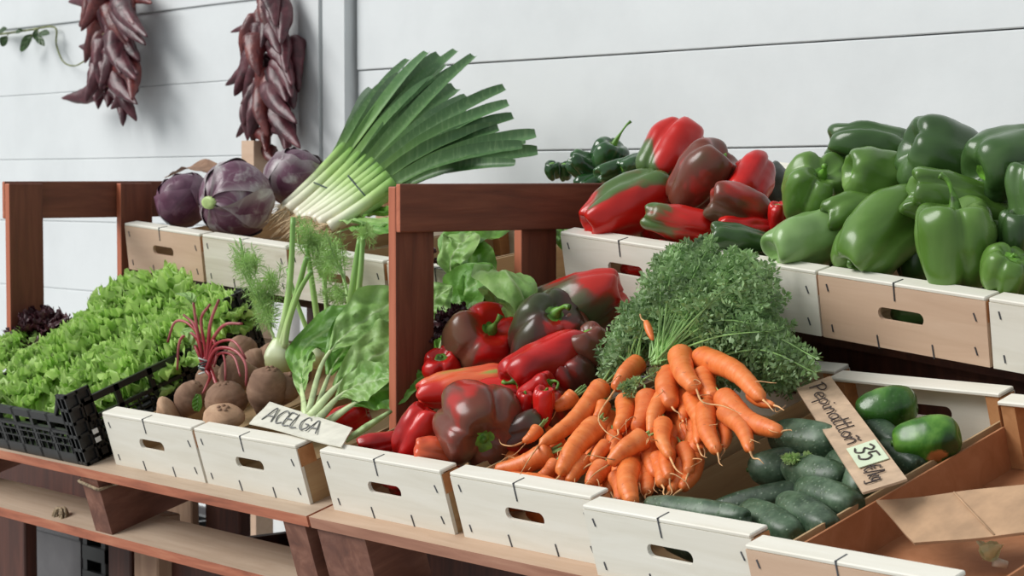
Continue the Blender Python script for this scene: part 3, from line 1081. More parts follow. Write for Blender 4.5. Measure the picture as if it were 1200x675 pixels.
P = upper(-2.705) + upper_rot(-2.705) @ Vector((0.15, 0.05, 0.05))
pepper('red pepper showing through the hand slot of the upper cream crate', P, Vector((1, 0, 0.2)), 0.10, 0.07, 'pepper_red', stem=(0, 0), seed=302, group=G_RU)
G_G = 'green peppers on the upper tier'
GREEN = [
 ('dark green pepper lying just behind the carrot greens', 870, 279, 2.38, 170, 0.1, 74, 36, 'pepper_green_dark', dict(stem=(0.012, 0.3), lobes=3)),
 ('pale green blocky pepper at the left front corner of the green heap', 944, 279, 2.385, 20, -0.3, 84, 64, 'pepper_green_pale', dict(stem=(0, 0), lobes=3, taper=0.0, blocky=0.5)),
 ('green pepper with a knobbly face and curled stem looking straight out', 953, 223, 2.45, 70, 0.75, 74, 72, 'pepper_green', dict(stem=(0.04, 0.4), lobes=5, depth=0.26)),
 ('twisted dark green pepper on top of the left side of the heap', 1020, 168, 2.52, 350, 0.15, 92, 54, 'pepper_green_dark', dict(stem=(0.008, 0.3), lobes=3, depth=0.3, bend=0.4)),
 ('rounded green pepper in the middle with shiny flank under the twisted one', 1034, 203, 2.47, 172, 0.1, 80, 56, 'pepper_green', dict(stem=(0.006, 0.2), lobes=3, depth=0.1)),
 ('green pepper wedged between the knobbly and the big drooping one', 1006, 239, 2.43, 200, 0.1, 82, 40, 'pepper_green', dict(stem=(0, 0), lobes=3, depth=0.1)),
 ('big drooping green pepper with its curled stem at the lower left', 1030, 273, 2.40, 222, 0.3, 112, 82, 'pepper_green', dict(stem=(0.03, 0.9), lobes=3, taper=-0.05, bend=0.2)),
 ('big round ribbed dark green pepper at the very top of the heap', 1110, 182, 2.50, 160, 0.05, 96, 90, 'pepper_green_dark', dict(stem=(0.008, 0.3), lobes=5, depth=0.08, blocky=0.7)),
 ('long green pepper lying across behind the upright one', 1130, 235, 2.445, 165, 0.1, 128, 66, 'pepper_green', dict(stem=(0.0, 0.3), lobes=4, taper=0.25)),
 ('upright green pepper with a tall curved stem at the front rim', 1120, 285, 2.385, 92, 0.12, 96, 92, 'pepper_green', dict(stem=(0.062, 0.4), lobes=4, depth=0.22, taper=0.22)),
 ('dark green pepper in the upper right corner of the photo', 1184, 190, 2.50, 200, 0.2, 90, 84, 'pepper_green_dark', dict(stem=(0, 0), lobes=3, depth=0.2)),
 ('small knobbly green pepper at the right front rim', 1180, 317, 2.375, 80, 0.5, 50, 62, 'pepper_green', dict(stem=(0.008, 0.4), lobes=5, depth=0.28)),
 ('green pepper in shade at the right edge behind the knobbly one', 1196, 275, 2.43, 90, 0.2, 60, 50, 'pepper_green_dark', dict(stem=(0, 0), lobes=4)),
 ('green pepper half hidden between the upright and the small knobbly one', 1172, 284, 2.46, 90, 0.2, 56, 46, 'pepper_green', dict(stem=(0, 0), lobes=4)),
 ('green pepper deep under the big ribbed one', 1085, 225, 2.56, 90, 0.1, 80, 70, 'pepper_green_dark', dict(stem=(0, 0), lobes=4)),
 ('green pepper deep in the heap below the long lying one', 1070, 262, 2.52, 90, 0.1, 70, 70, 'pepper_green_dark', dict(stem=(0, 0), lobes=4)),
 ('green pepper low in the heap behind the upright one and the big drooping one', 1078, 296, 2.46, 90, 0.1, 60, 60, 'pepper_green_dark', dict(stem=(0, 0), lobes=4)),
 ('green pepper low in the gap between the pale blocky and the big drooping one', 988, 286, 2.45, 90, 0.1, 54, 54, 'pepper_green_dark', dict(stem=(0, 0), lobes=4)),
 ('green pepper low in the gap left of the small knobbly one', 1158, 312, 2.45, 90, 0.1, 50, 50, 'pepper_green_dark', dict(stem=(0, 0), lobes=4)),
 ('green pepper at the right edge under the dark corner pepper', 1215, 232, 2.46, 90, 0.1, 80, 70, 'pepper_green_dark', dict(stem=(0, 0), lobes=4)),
 ('green pepper bump showing between the knobbly and twisted ones', 992, 196, 2.52, 120, 0.2, 46, 36, 'pepper_green', dict(stem=(0, 0), lobes=3)),
]
for i, (lb, u, v, Y, a, tw, L, W, mt, kw) in enumerate(GREEN):
    P = atY(u, v + 3, Y - 0.01)
    s = pxm(P)
    pepper(lb, P, camdir(a, tw), L * s * 1.13, W * s * 1.13, mt, seed=i + 70, group=G_G, **kw)

for sx_, lb in ((-2.141, 'dark green pepper showing through the hand slot of the tan upper crate'), (-2.43, 'dark green pepper behind the hand slot by the carrot greens')):
    P = upper(sx_) + upper_rot(sx_) @ Vector((0.15, 0.056, 0.05))
    pepper(lb, P, Vector((1, 0, 0.2)), 0.11, 0.075, 'pepper_green_dark', stem=(0, 0), seed=303, group=G_G)
G_S = 'small green peppers behind the divider rail'
SMALL = [
 ('small shiny dark green pepper with a long stem rising above the rail', 712, 183, 2.62, 62, 0.35, 42, 44, 'pepper_bottle', dict(stem=(0.055, 0.25), lobes=4)),
 ('crumpled glossy green pepper left of the long-stemmed one', 690, 198, 2.60, 150, 0.2, 56, 36, 'pepper_bottle', dict(stem=(0, 0), lobes=3, depth=0.3)),
 ('small glossy green pepper furthest left behind the rail', 648, 200, 2.60, 100, 0.3, 22, 22, 'pepper_bottle', dict(stem=(0, 0), lobes=3, depth=0.3)),
 ('tiny green pepper next to the furthest left one behind the rail', 662, 201, 2.62, 100, 0.3, 22, 20, 'pepper_bottle', dict(stem=(0, 0), lobes=3)),
 ('small green pepper between the long-stemmed one and the red heap', 744, 193, 2.60, 200, 0.3, 44, 28, 'pepper_bottle', dict(stem=(0, 0), lobes=3)),
 ('small green pepper low behind the rail', 700, 216, 2.60, 200, 0.3, 52, 36, 'pepper_bottle', dict(stem=(0.0, 0), lobes=3)),
 ('small green pepper low behind the rail near the red heap', 735, 214, 2.60, 200, 0.3, 52, 34, 'pepper_bottle', dict(stem=(0.0, 0), lobes=3)),
 ('small grey-green pepper under the long-stemmed one', 722, 198, 2.58, 200, 0.3, 52, 26, 'pepper_bottle', dict(stem=(0.0, 0), lobes=3)),
]
for i, (lb, u, v, Y, a, tw, L, W, mt, kw) in enumerate(SMALL):
    P = atY(u, v, Y)
    s = pxm(P)
    pepper(lb, P, camdir(a, tw), L * s, W * s, mt, seed=i + 120, group=G_S, name='small_pepper', **kw)

# ================================================================== CARROTS
G_C = 'carrots heaped in the lower crate'


def carrot(label, pc, pt, rpx, tail=None, bend=0.06, dz=0.0, dzt=None, seed=0, blunt=0.5):
    rnd = random.Random(seed * 13 + 5)
    A = pc if isinstance(pc, Vector) else atS(pc[0], pc[1], SC, dz)
    B = pt if isinstance(pt, Vector) else atS(pt[0], pt[1], SC, dz if dzt is None else dzt)
    s = pxm(A)
    R = rpx * s * 1.24
    ax = (B - A)
    L = ax.length
    side = ax.normalized().cross(CF).normalized()
    root = empty('carrot', A, basis(ax), label, 'carrot', G_C)
    Rt = basis(ax)
    loc = lambda p: Rt.transposed() @ (p - A)
    A = A - ax * 0.04
    mid = A.lerp(B, 0.5) + side * bend * L * rnd.choice((-1, 1)) - CF * 0.004
    path = [loc(p) for p in spline([A, mid, B], 34)]
    off = Vector((rnd.uniform(-9, 9), rnd.uniform(-9, 9), 0))

    def prof(t):
        sh = min(1.0, (t / 0.07)) ** 0.5 if t < 0.07 else 1.0
        body = (1 - t) ** (blunt * 0.55) * (1 - 0.2 * t)
        k = 1 + 0.05 * noise.noise(Vector((t * 26, off.x, 0))) + 0.06 * noise.noise(Vector((t * 5, off.y, 4)))
        return max(0.0012, R * (0.35 + 0.65 * sh if t < 0.07 else 1) * (0.16 + 0.84 * body) * k * (1 if t < 0.97 else 0.5))
    mb = MB().tube(path, prof, 18)
    mb.build('root', 'carrot_skin', root)
    # crown stub
    d = (path[0] - path[1]).normalized()
    sb = MB()
    for k in range(5):
        o = Vector((rnd.uniform(-1, 1), rnd.uniform(-1, 1), 0)) * R * 0.22
        sb.tube([path[0] + o, path[0] + o + d * (0.012 + rnd.uniform(0, 0.012)) + o * 0.6], [0.0022, 0.0012], 6)
    sb.build('stalk_stub', 'greens_stalk', root)
    tp = [path[-1]]
    if tail:
        tp += [loc(atS(q[0], q[1], SC, (dz if dzt is None else dzt) + 0.01)) for q in tail]
    else:
        d = (path[-1] - path[-2]).normalized()
        p = path[-1]
        for k in range(3):
            p = p + (d + Vector((rnd.uniform(-1, 1), rnd.uniform(-1, 1), 0)) * 0.6) * 0.009
            tp.append(p)
    MB().tube(spline(tp, 12), lambda t: 0.0017 * (1 - 0.75 * t), 6).build('rootlet', 'carrot_rootlet', root)
    if seed < 100:
        k = rnd.randint(16, 28)
        d = Vector((rnd.uniform(-1, 1), rnd.uniform(-1, 1), 0.6)).normalized()
        q = path[k] + (Rt.transposed() @ -CF) * R * 0.55
        e = [q, q + d * 0.012, q + d * 0.02 + Vector((rnd.uniform(-1, 1), rnd.uniform(-1, 1), 1)) * 0.01, q + d * 0.022 + Vector((rnd.uniform(-1, 1), rnd.uniform(-1, 1), 1.6)) * 0.014]
        MB().tube(spline(e, 10), lambda t: 0.0011 * (1 - 0.7 * t), 5).build('rootlet', 'carrot_rootlet', root)
    return root


def cz(x, y):
    return (580 + x * 0.2962, 400 + y * 0.2962)


CARROTS = [
 ('longest fat carrot on the left, lying diagonally with its crown up towards the greens', (435, 165), (182, 405), 38, [(150, 450), (105, 525)], 0.012, 0.55),
 ('short curved carrot hooked over behind the longest one with a long pale tail', (572, 82), (478, 190), 36, [(415, 290), (440, 350), (500, 385)], 0.012, 0.4),
 ('pale carrot pointing at the viewer, topmost beside the green stalk stub', (733, 45), (795, 185), 42, [(820, 235), (900, 250), (970, 280)], 0.03, 0.35),
 ('thick carrot leaning right from the very top of the heap', (800, 62), (1050, 225), 42, None, 0.02, 0.4),
 ('broad forked carrot standing in the centre top', (692, 130), (700, 255), 46, None, 0.015, 0.4),
 ('slim leg of carrot hanging left of the broad forked one', (672, 215), (618, 365), 34, [(605, 395)], 0.012, 0.7),
 ('small carrot tucked under the longest one near the red chilli', (318, 212), (235, 262), 30, None, 0.0, 0.4),
 ('small carrot with a kinked white tail pointing at the wine-brown pepper', (172, 345), (112, 398), 24, [(70, 412), (30, 405), (18, 385)], 0.004, 0.6),
 ('dull carrot lying flat in the lower left corner of the heap', (225, 432), (5, 508), 40, None, -0.004, 0.5),
 ('large smooth carrot slanting down towards the front board', (410, 328), (262, 525), 44, None, 0.008, 0.45),
 ('plump carrot upright in the middle left of the heap', (518, 228), (488, 345), 36, None, 0.008, 0.35),
 ('smooth broad carrot to the right of the plump middle one', (605, 215), (562, 345), 42, None, 0.010, 0.35),
 ('carrot lying across the centre front with a split tip', (596, 378), (455, 485), 40, [(400, 520), (365, 560)], 0.014, 0.5),
 ('stout carrot standing upright against the front board gap', (535, 485), (545, 640), 40, None, -0.004, 0.3),
 ('dark orange carrot stub beside the stout one at the front', (478, 530), (492, 640), 30, None, -0.008, 0.3),
 ('short carrot in the front row half behind the board', (430, 500), (378, 575), 38, None, -0.004, 0.4),
 ('slim carrot in the front row left of the short one', (360, 470), (295, 560), 32, None, -0.006, 0.4),
 ('small carrot lowest at the front left behind the board', (245, 480), (170, 545), 28, None, -0.010, 0.4),
 ('carrot tapering down with a curved pale tail to the crate wall', (665, 320), (692, 455), 32, [(715, 500), (745, 522)], 0.010, 0.6),
 ('carrot in shade just below the tapering one', (685, 440), (692, 540), 30, None, -0.008, 0.4),
 ('reddish carrot low in the centre by the dark gap', (640, 460), (660, 565), 36, None, -0.012, 0.4),
 ('carrot wedged under the broad forked one', (735, 205), (742, 310), 30, None, 0.0, 0.5),
 ('carrot hanging down right of centre with thin white rootlets', (770, 215), (800, 400), 34, [(815, 440), (830, 450)], 0.004, 0.6),
 ('long carrot pointing down to the right beside the crate wall', (838, 255), (880, 435), 38, None, 0.006, 0.5),
 ('pointed carrot whose tip touches the rim of the cucumber crate', (905, 272), (1005, 430), 36, None, 0.010, 0.6),
 ('thick carrot reaching over the wall into the cucumber crate', (895, 215), (1125, 355), 42, None, 0.012, 0.4),
 ('thin carrot tip sticking out furthest right over the greens', (1010, 205), (1100, 252), 24, None, 0.01, 0.6),
 ('carrot nested between the two topmost ones', (825, 130), (870, 225), 40, None, 0.012, 0.4),
 ('carrot deep in shade near the crate wall', (745, 420), (765, 520), 32, None, -0.014, 0.5),
 ('small carrot behind the one with the split tip', (445, 410), (388, 480), 28, None, -0.002, 0.5),
 ('narrow carrot low beside the long right-hand one', (905, 330), (905, 420), 24, None, -0.006, 0.5),
 ('stubby carrot between the longest and the plump one', (430, 250), (398, 305), 26, None, 0.0, 0.5),
 ('carrot buried in the middle under the split-tipped one', (470, 370), (462, 440), 30, None, -0.006, 0.5),
 ('carrot in the shade left of the smooth slanting one', (250, 390), (190, 470), 32, None, -0.014, 0.5),
 ('reddish carrot deep between the two front stubs', (590, 500), (600, 600), 34, None, -0.02, 0.4),
]
for i, (lb, c, t, r, tail, dz, bl) in enumerate(CARROTS):
    carrot(lb, cz(*c), cz(*t), r * 0.2962, [cz(*q) for q in tail] if tail else None, dz=dz, seed=i, blunt=bl)
for k, (x, n) in enumerate(((0.11, 0.045), (0.10, 0.066), (0.13, 0.028))):
    carrot('carrot lying right behind the hand slot of the carrot crate', low(XC + x - 0.05, Y1 + 0.045 + 0.01 * k, N0 + n), low(XC + x + 0.10, Y1 + 0.05, N0 + n), 11, None, seed=180 + k, blunt=0.4)
rnf = random.Random(91)
for k in range(16):
    u = rnf.uniform(420, 860)
    L = rnf.uniform(110, 150)
    vw = 641 - 0.6245 * (u - 520) - 14
    t = (u, vw - rnf.uniform(0, 110))
    c = (u - 30 + rnf.uniform(-30, 30), t[1] - L)
    carrot('orange carrot buried low in the heap, only partly showing between the upper carrots', cz(*c), cz(*t),
           rnf.uniform(28, 36) * 0.2962, None, dz=-0.012 - 0.012 * rnf.random(), seed=260 + k, blunt=0.5)
rnf = random.Random(61)
for k in range(30):
    u = rnf.uniform(20, 880)
    v = 540 - 0.30 * u + rnf.uniform(-90, 60) if u < 620 else rnf.uniform(250, 520)
    an = radians(60 + 60 * (1 - u / 800) + rnf.uniform(-20, 20))
    L = rnf.uniform(110, 170)
    c, t = (u, v - L * 0.4), (u - L * cos(an), v + L * sin(an) * 0.7)
    carrot('orange carrot buried low in the heap, only partly showing between the upper carrots', cz(*c), cz(*t),
           rnf.uniform(30, 40) * 0.2962, None, dz=-0.022 - 0.012 * rnf.random(), seed=200 + k, blunt=0.5)
# the tiny carrot caught in the greens
P0 = atY(757, 377, 2.09)
P1 = atY(765, 399, 2.08)
r = empty('carrot', P0, basis(P1 - P0), 'tiny thin carrot caught up in the carrot greens', 'carrot', G_C)
Rt = basis(P1 - P0)
pp = [Rt.transposed() @ (p - P0) for p in spline([P0, P1], 10)]
MB().tube(pp, lambda t: 0.0065 * (0.35 + 0.65 * sin(min(1, t * 1.6 + 0.12) * pi / 2 if t < 0.5 else pi / 2)) * (1 - t) ** 0.45 + 0.0006, 12).build('root', 'carrot_skin', r)
Pq = [Rt.transposed() @ (p - P0) for p in (P0, atY(752, 374, 2.09), atY(750, 368, 2.09))]
MB().tube(spline(Pq, 8), 0.0012, 6).build('rootlet', 'carrot_rootlet', r)


def feather(mb, path, nb, blen, leaf, rnd, start=0.3, ang=0.9, nl=5, thin=False, up=None):
    """a pinnate frond: side branches with small leaflets on both sides"""
    n = len(path) - 1
    for i in range(nb):
        t = start + (1 - start) * (i + 0.5) / nb
        k = min(int(t * n), n - 1)
        p = path[k].lerp(path[k + 1], t * n - k)
        tan = (path[k + 1] - path[k]).normalized()
        nrm = (up if up else -CF)
        sd = tan.cross(nrm).normalized()
        tb = (1 - ((t - start) / (1 - start))) ** 0.7 * 0.85 + 0.15
        for sgn in (-1, 1):
            rr = Vector((rnd.uniform(-1, 1), rnd.uniform(-1, 1), rnd.uniform(-1, 1))) * 0.35
            d = (tan * cos(ang) + sd * sgn * sin(ang) + rr).normalized()
            L = blen * tb * rnd.uniform(0.7, 1.2)
            for j in range(nl):
                f = (j + 0.6) / nl
                q = p + d * L * f + Vector((0, 0, -1)) * L * 0.25 * f * f
                for s2 in (-1, 1):
                    e = (d * 0.7 + d.cross(nrm).normalized() * s2 * 0.8 + Vector((rnd.uniform(-1, 1), rnd.uniform(-1, 1), rnd.uniform(-1, 1))) * 0.5).normalized()
                    l = leaf * rnd.uniform(0.7, 1.3) * (1.1 - 0.4 * f)
                    wd = e.cross(Vector((rnd.uniform(-1, 1), rnd.uniform(-1, 1), rnd.uniform(-1, 1)))).normalized() * l * (0.045 if thin else 0.24)
                    a = mb.av(q)
                    b = mb.av(q + e * l * 0.5 + wd)
                    c = mb.av(q + e * l)
                    dd = mb.av(q + e * l * 0.5 - wd)
                    mb.f.append([a, b, c, dd])


def greens(label, origin, targets, seed, n, ymin, ymax, mat='greens', leaf=0.0102, blen=0.03, bulge=0.04):
    rnd = random.Random(seed)
    r = empty('carrot_greens', origin, None, label, 'carrot greens', 'feathery carrot greens')
    lv, st = MB(), MB()
    for i in range(n):
        cx, cy, rx, ry = rnd.choices([t[:4] for t in targets], [t[4] for t in targets])[0]
        a, q = rnd.uniform(0, 2 * pi), sqrt(rnd.random())
        T = atY(cx + rx * q * cos(a), cy + ry * q * sin(a), rnd.uniform(ymin, ymax))
        S = origin + Vector((rnd.uniform(-1, 1) * 0.012, rnd.uniform(-1, 1) * 0.008, rnd.uniform(-1, 1) * 0.006))
        mid = S.lerp(T, 0.5) + Vector((0, 0, bulge * rnd.uniform(0.2, 1.0))) - CF * bulge * 0.5 * rnd.random()
        path = spline([S, mid, T], 12)
        st.tube(path, lambda t: 0.0016 * (1 - 0.7 * t), 5)
        feather(lv, path, 9, blen, leaf, rnd, 0.34, 0.85, 5)
    for mbx, nm, mt in ((lv, 'leaves', mat), (st, 'stalks', 'greens_stalk')):
        mbx.v = [p - origin for p in mbx.v]
        mbx.build(nm, mt, r, smooth=False)
    return r


greens('big bushy carrot greens spilling up over the upper crate front', atS(772, 424, SC, 0.012),
       [(830, 350, 85, 72, 5), (830, 300, 60, 26, 1.6), (880, 352, 46, 56, 2.6), (775, 370, 40, 45, 1.0), (905, 395, 32, 40, 1.0)], 1, 185, 2.17, 2.31)
greens('smaller carrot greens on the left, lying against the red peppers', atS(742, 432, SC, 0.004),
       [(725, 425, 30, 30, 1), (745, 385, 32, 34, 1), (705, 445, 18, 14, 0.6)], 2, 46, 2.13, 2.22)
greens('carrot greens in shade on the right, hanging beside the cucumber crate', atS(830, 420, SC, -0.01),
       [(890, 420, 45, 40, 1.5), (930, 435, 36, 28, 1), (870, 440, 30, 20, 0.8)], 3, 70, 2.17, 2.29)
# a small sprig of green over the front carrots
P = atS(748, 448, SC, 0.03)
rn = random.Random(4)
mb, st = MB(), MB()
for k in range(7):
    T = P + CR * rn.uniform(-0.03, 0.03) + CU * rn.uniform(-0.022, 0.022) - CF * 0.004
    path = spline([P, P.lerp(T, 0.5) - CF * 0.006, T], 6)
    st.tube(path, 0.001, 5)
    feather(mb, path, 5, 0.011, 0.007, rn, 0.3, 0.8, 3)
r = empty('green_sprig', P, None, 'little sprig of carrot leaf fallen on the middle carrots', 'sprig')
for q, nm, mt in ((mb, 'leaves', 'greens'), (st, 'stalks', 'greens_stalk')):
    q.v = [p - P for p in q.v]
    q.build(nm, mt, r, smooth=False)

# ================================================================== CUCUMBERS
SD = (-0.990, 0.10)


def cucumber(label, p0, p1, rpx, mat, dz=0.0, seed=0, name='cucumber', cat='cucumber', pw=0.55, scar=None, bend=0.1):
    rnd = random.Random(seed * 3 + 11)
    A = p0 if isinstance(p0, Vector) else atS(p0[0], p0[1], SD, dz)
    B = p1 if isinstance(p1, Vector) else atS(p1[0], p1[1], SD, dz)
    s = pxm(A)
    R = rpx * s * 1.12
    ax = (B - A) * 1.08
    L = ax.length
    C = A.lerp(B, 0.5)
    Rt = basis(ax, -CF)
    r = empty(name, C, Rt, label, cat, 'dark green cucumbers in the crate' if name == 'cucumber' else 'bright green squashes in the cucumber crate')
    off = Vector((rnd.uniform(-9, 9), rnd.uniform(-9, 9), 2))

    def f(u, v):
        ph = pi * min(max(u, 0.002), 0.998)
        z = -cos(ph)
        rr = sin(ph) ** pw
        th = 2 * pi * v
        rad = R * rr * (1 + 0.03 * cos(5 * th) + 0.05 * z)
        p = Vector((rad * cos(th), rad * sin(th), L / 2 * z * (1 - 0.06 * exp(-(rr / 0.22) ** 2))))
        p *= 1 + 0.05 * noise.noise(p * (0.8 / R) + off) + 0.02 * noise.noise(p * (3 / R) + off)
        p.y += bend * R * (1 - z * z)
        at = {'s': u}
        if scar:
            dv = Vector((cos(th), sin(th), z)) - Vector(scar)
            at['scar'] = max(0.0, 1 - dv.length / 0.62)
        return p, at
    MB().grid(f, 28, 28, wrap_v=True, cap0=True, cap1=True).build('body', mat, r)
    e = f(0.002, 0)[0]
    tip = Vector((0, e.y, e.z))
    MB().tube([tip + Vector((0, 0, 0.002)), tip + Vector((0, 0, -0.003)), tip + Vector((0.001, 0, -0.006))], [R * 0.16, R * 0.14, R * 0.11], 8).build('stem_scar', 'pepper_stem_dark', r)
    return r


cucumber('fat dusty cucumber on the left directly beside the price card', (910, 510), (980, 520), 23, 'cucumber_dusty', 0.030, 1)
cucumber('short dusty cucumber with the leaf sprig above it, under the left side wall', (880, 550), (938, 541), 20, 'cucumber_dusty', 0.014, 2)
cucumber('dusty cucumber right of the leaf sprig, running under the price card', (924, 546), (988, 562), 20, 'cucumber_dusty', 0.014, 3)
cucumber('long thin dark cucumber lying along the left in the crate', (836, 597), (942, 572), 15, 'cucumber_dark', -0.006, 4)
cucumber('pale dusty cucumber lying right behind the front board', (762, 590), (874, 606), 14, 'cucumber_dusty', 0.026, 5)
cucumber('stubby cucumber end nearest the right wall at the front', (877, 597), (932, 627), 20, 'cucumber_dusty', 0.004, 6)
cucumber('second stubby cucumber, just behind the nearest one at the front', (920, 588), (975, 619), 20, 'cucumber_dusty', 0.006, 7)
cucumber('light dusty cucumber below the bottom corner of the price card', (940, 571), (1002, 592), 20, 'cucumber_dusty', 0.010, 8)
cucumber('shaded cucumber half hidden under the middle of the price card', (972, 528), (1010, 572), 17, 'cucumber_dusty', 0.008, 9)
cucumber('bright glossy green squash at the back by the hand slot', (1006, 484), (1072, 471), 24, 'squash_bright', 0.016, 10, 'squash', 'squash', 0.62)
cucumber('bright green squash with a brown scar by the right wall', (1050, 519), (1122, 509), 26, 'squash_scarred', 0.014, 11, 'squash', 'squash', 0.62, scar=(0.72, 0.6, 0.35))
cucumber('dark smooth cucumber between the price card and the two bright squashes', (1008, 490), (1052, 522), 16, 'cucumber_dark', -0.004, 12)
cucumber('dark cucumber in shade under the scarred squash', (1036, 524), (1076, 546), 16, 'cucumber_dark', -0.006, 13)
cucumber('dark cucumber peeping out under the lower edge of the price card', (990, 560), (1022, 574), 14, 'cucumber_dark', -0.004, 14)
cucumber('dark cucumber showing through the hand slot of the cucumber crate', low(XD + 0.08, Y1 + 0.035, N0 + 0.042), low(XD + 0.23, Y1 + 0.035, N0 + 0.042), 20, 'cucumber_dark', 0, 15)
# sprig on the cucumbers
P = atS(935, 536, SD, 0.036)
rn = random.Random(9)
mb, st = MB(), MB()
for k in range(6):
    T = P + CR * rn.uniform(-0.022, 0.022) + CU * rn.uniform(-0.01, 0.012)
    path = spline([P, P.lerp(T, 0.5) - CF * 0.005, T], 6)
    st.tube(path, 0.0009, 5)
    feather(mb, path, 4, 0.008, 0.006, rn, 0.3, 0.8, 3)
r = empty('green_sprig', P, None, 'tiny pale green leaf sprig lying on the dusty cucumbers', 'sprig')
for q, nm, mt in ((mb, 'leaves', 'lettuce_leaf'), (st, 'stalks', 'greens_stalk')):
    q.v = [p - P for p in q.v]
    q.build(nm, mt, r, smooth=False)

# ================================================================== CARDS AND WRITING
GL = {
 'P': (0.6, [[(0.1, 0), (0.14, 1)], [(0.0, 0.9), (0.3, 1.02), (0.55, 0.85), (0.45, 0.55), (0.1, 0.48)]]),
 'e': (0.5, [[(0.02, 0.25), (0.4, 0.34), (0.36, 0.52), (0.16, 0.54), (0.02, 0.28), (0.12, 0.02), (0.45, 0.1)]]),
 'p': (0.5, [[(0.06, 0.5), (0.06, -0.4)], [(0.06, 0.36), (0.26, 0.54), (0.44, 0.3), (0.26, 0.02), (0.06, 0.14)]]),
 'i': (0.26, [[(0.08, 0.5), (0.08, 0.1), (0.22, 0.02)], [(0.1, 0.78), (0.13, 0.82)]]),
 'n': (0.5, [[(0.04, 0.5), (0.06, 0.0)], [(0.06, 0.3), (0.24, 0.54), (0.38, 0.4), (0.4, 0.0)]]),
 'a': (0.5, [[(0.4, 0.46), (0.18, 0.54), (0.02, 0.26), (0.16, 0.0), (0.38, 0.18), (0.4, 0.48), (0.42, 0.04), (0.5, 0.02)]]),
 't': (0.32, [[(0.16, 0.98), (0.12, 0.1), (0.28, 0.02)], [(-0.02, 0.58), (0.34, 0.66)]]),
 'l': (0.26, [[(0.1, 1.0), (0.08, 0.1), (0.22, 0.02)]]),
 'o': (0.46, [[(0.2, 0.54), (0.02, 0.28), (0.2, 0.0), (0.4, 0.26), (0.22, 0.54)]]),
 'ñ': (0.5, [[(0.04, 0.5), (0.06, 0.0)], [(0.06, 0.3), (0.24, 0.54), (0.38, 0.4), (0.4, 0.0)], [(0.04, 0.72), (0.16, 0.8), (0.28, 0.7), (0.42, 0.8)]]),
 '3': (0.6, [[(0.04, 0.9), (0.3, 1.0), (0.48, 0.8), (0.2, 0.55), (0.5, 0.32), (0.32, 0.02), (0.02, 0.1)]]),
 '5': (0.6, [[(0.5, 0.98), (0.12, 0.96)], [(0.12, 0.96), (0.08, 0.56), (0.34, 0.62), (0.52, 0.32), (0.32, 0.02), (0.04, 0.06)]]),
 '€': (0.6, [[(0.52, 0.9), (0.28, 0.96), (0.1, 0.5), (0.28, 0.04), (0.54, 0.1)], [(-0.02, 0.6), (0.42, 0.6)], [(-0.02, 0.42), (0.4, 0.42)]]),
 '/': (0.4, [[(0.0, -0.1), (0.36, 1.05)]]),
 'k': (0.46, [[(0.06, 1.0), (0.06, 0.0)], [(0.4, 0.56), (0.1, 0.26), (0.42, 0.0)]]),
 'g': (0.46, [[(0.38, 0.46), (0.16, 0.54), (0.04, 0.26), (0.2, 0.06), (0.38, 0.26)], [(0.4, 0.52), (0.38, -0.3), (0.1, -0.32)]]),
 'A': (0.72, [[(0.0, 0.0), (0.34, 1.0), (0.62, 0.0)], [(0.1, 0.34), (0.56, 0.38)]]),
 'C': (0.6, [[(0.54, 0.86), (0.3, 1.0), (0.04, 0.5), (0.24, 0.0), (0.54, 0.14)]]),
 'E': (0.5, [[(0.44, 0.98), (0.06, 0.94), (0.06, 0.02), (0.46, 0.04)], [(0.06, 0.5), (0.36, 0.52)]]),
 'L': (0.5, [[(0.08, 1.0), (0.06, 0.02), (0.46, 0.04)]]),
 'G': (0.64, [[(0.54, 0.84), (0.3, 1.0), (0.04, 0.5), (0.26, 0.0), (0.54, 0.2), (0.54, 0.48), (0.34, 0.48)]]),
}


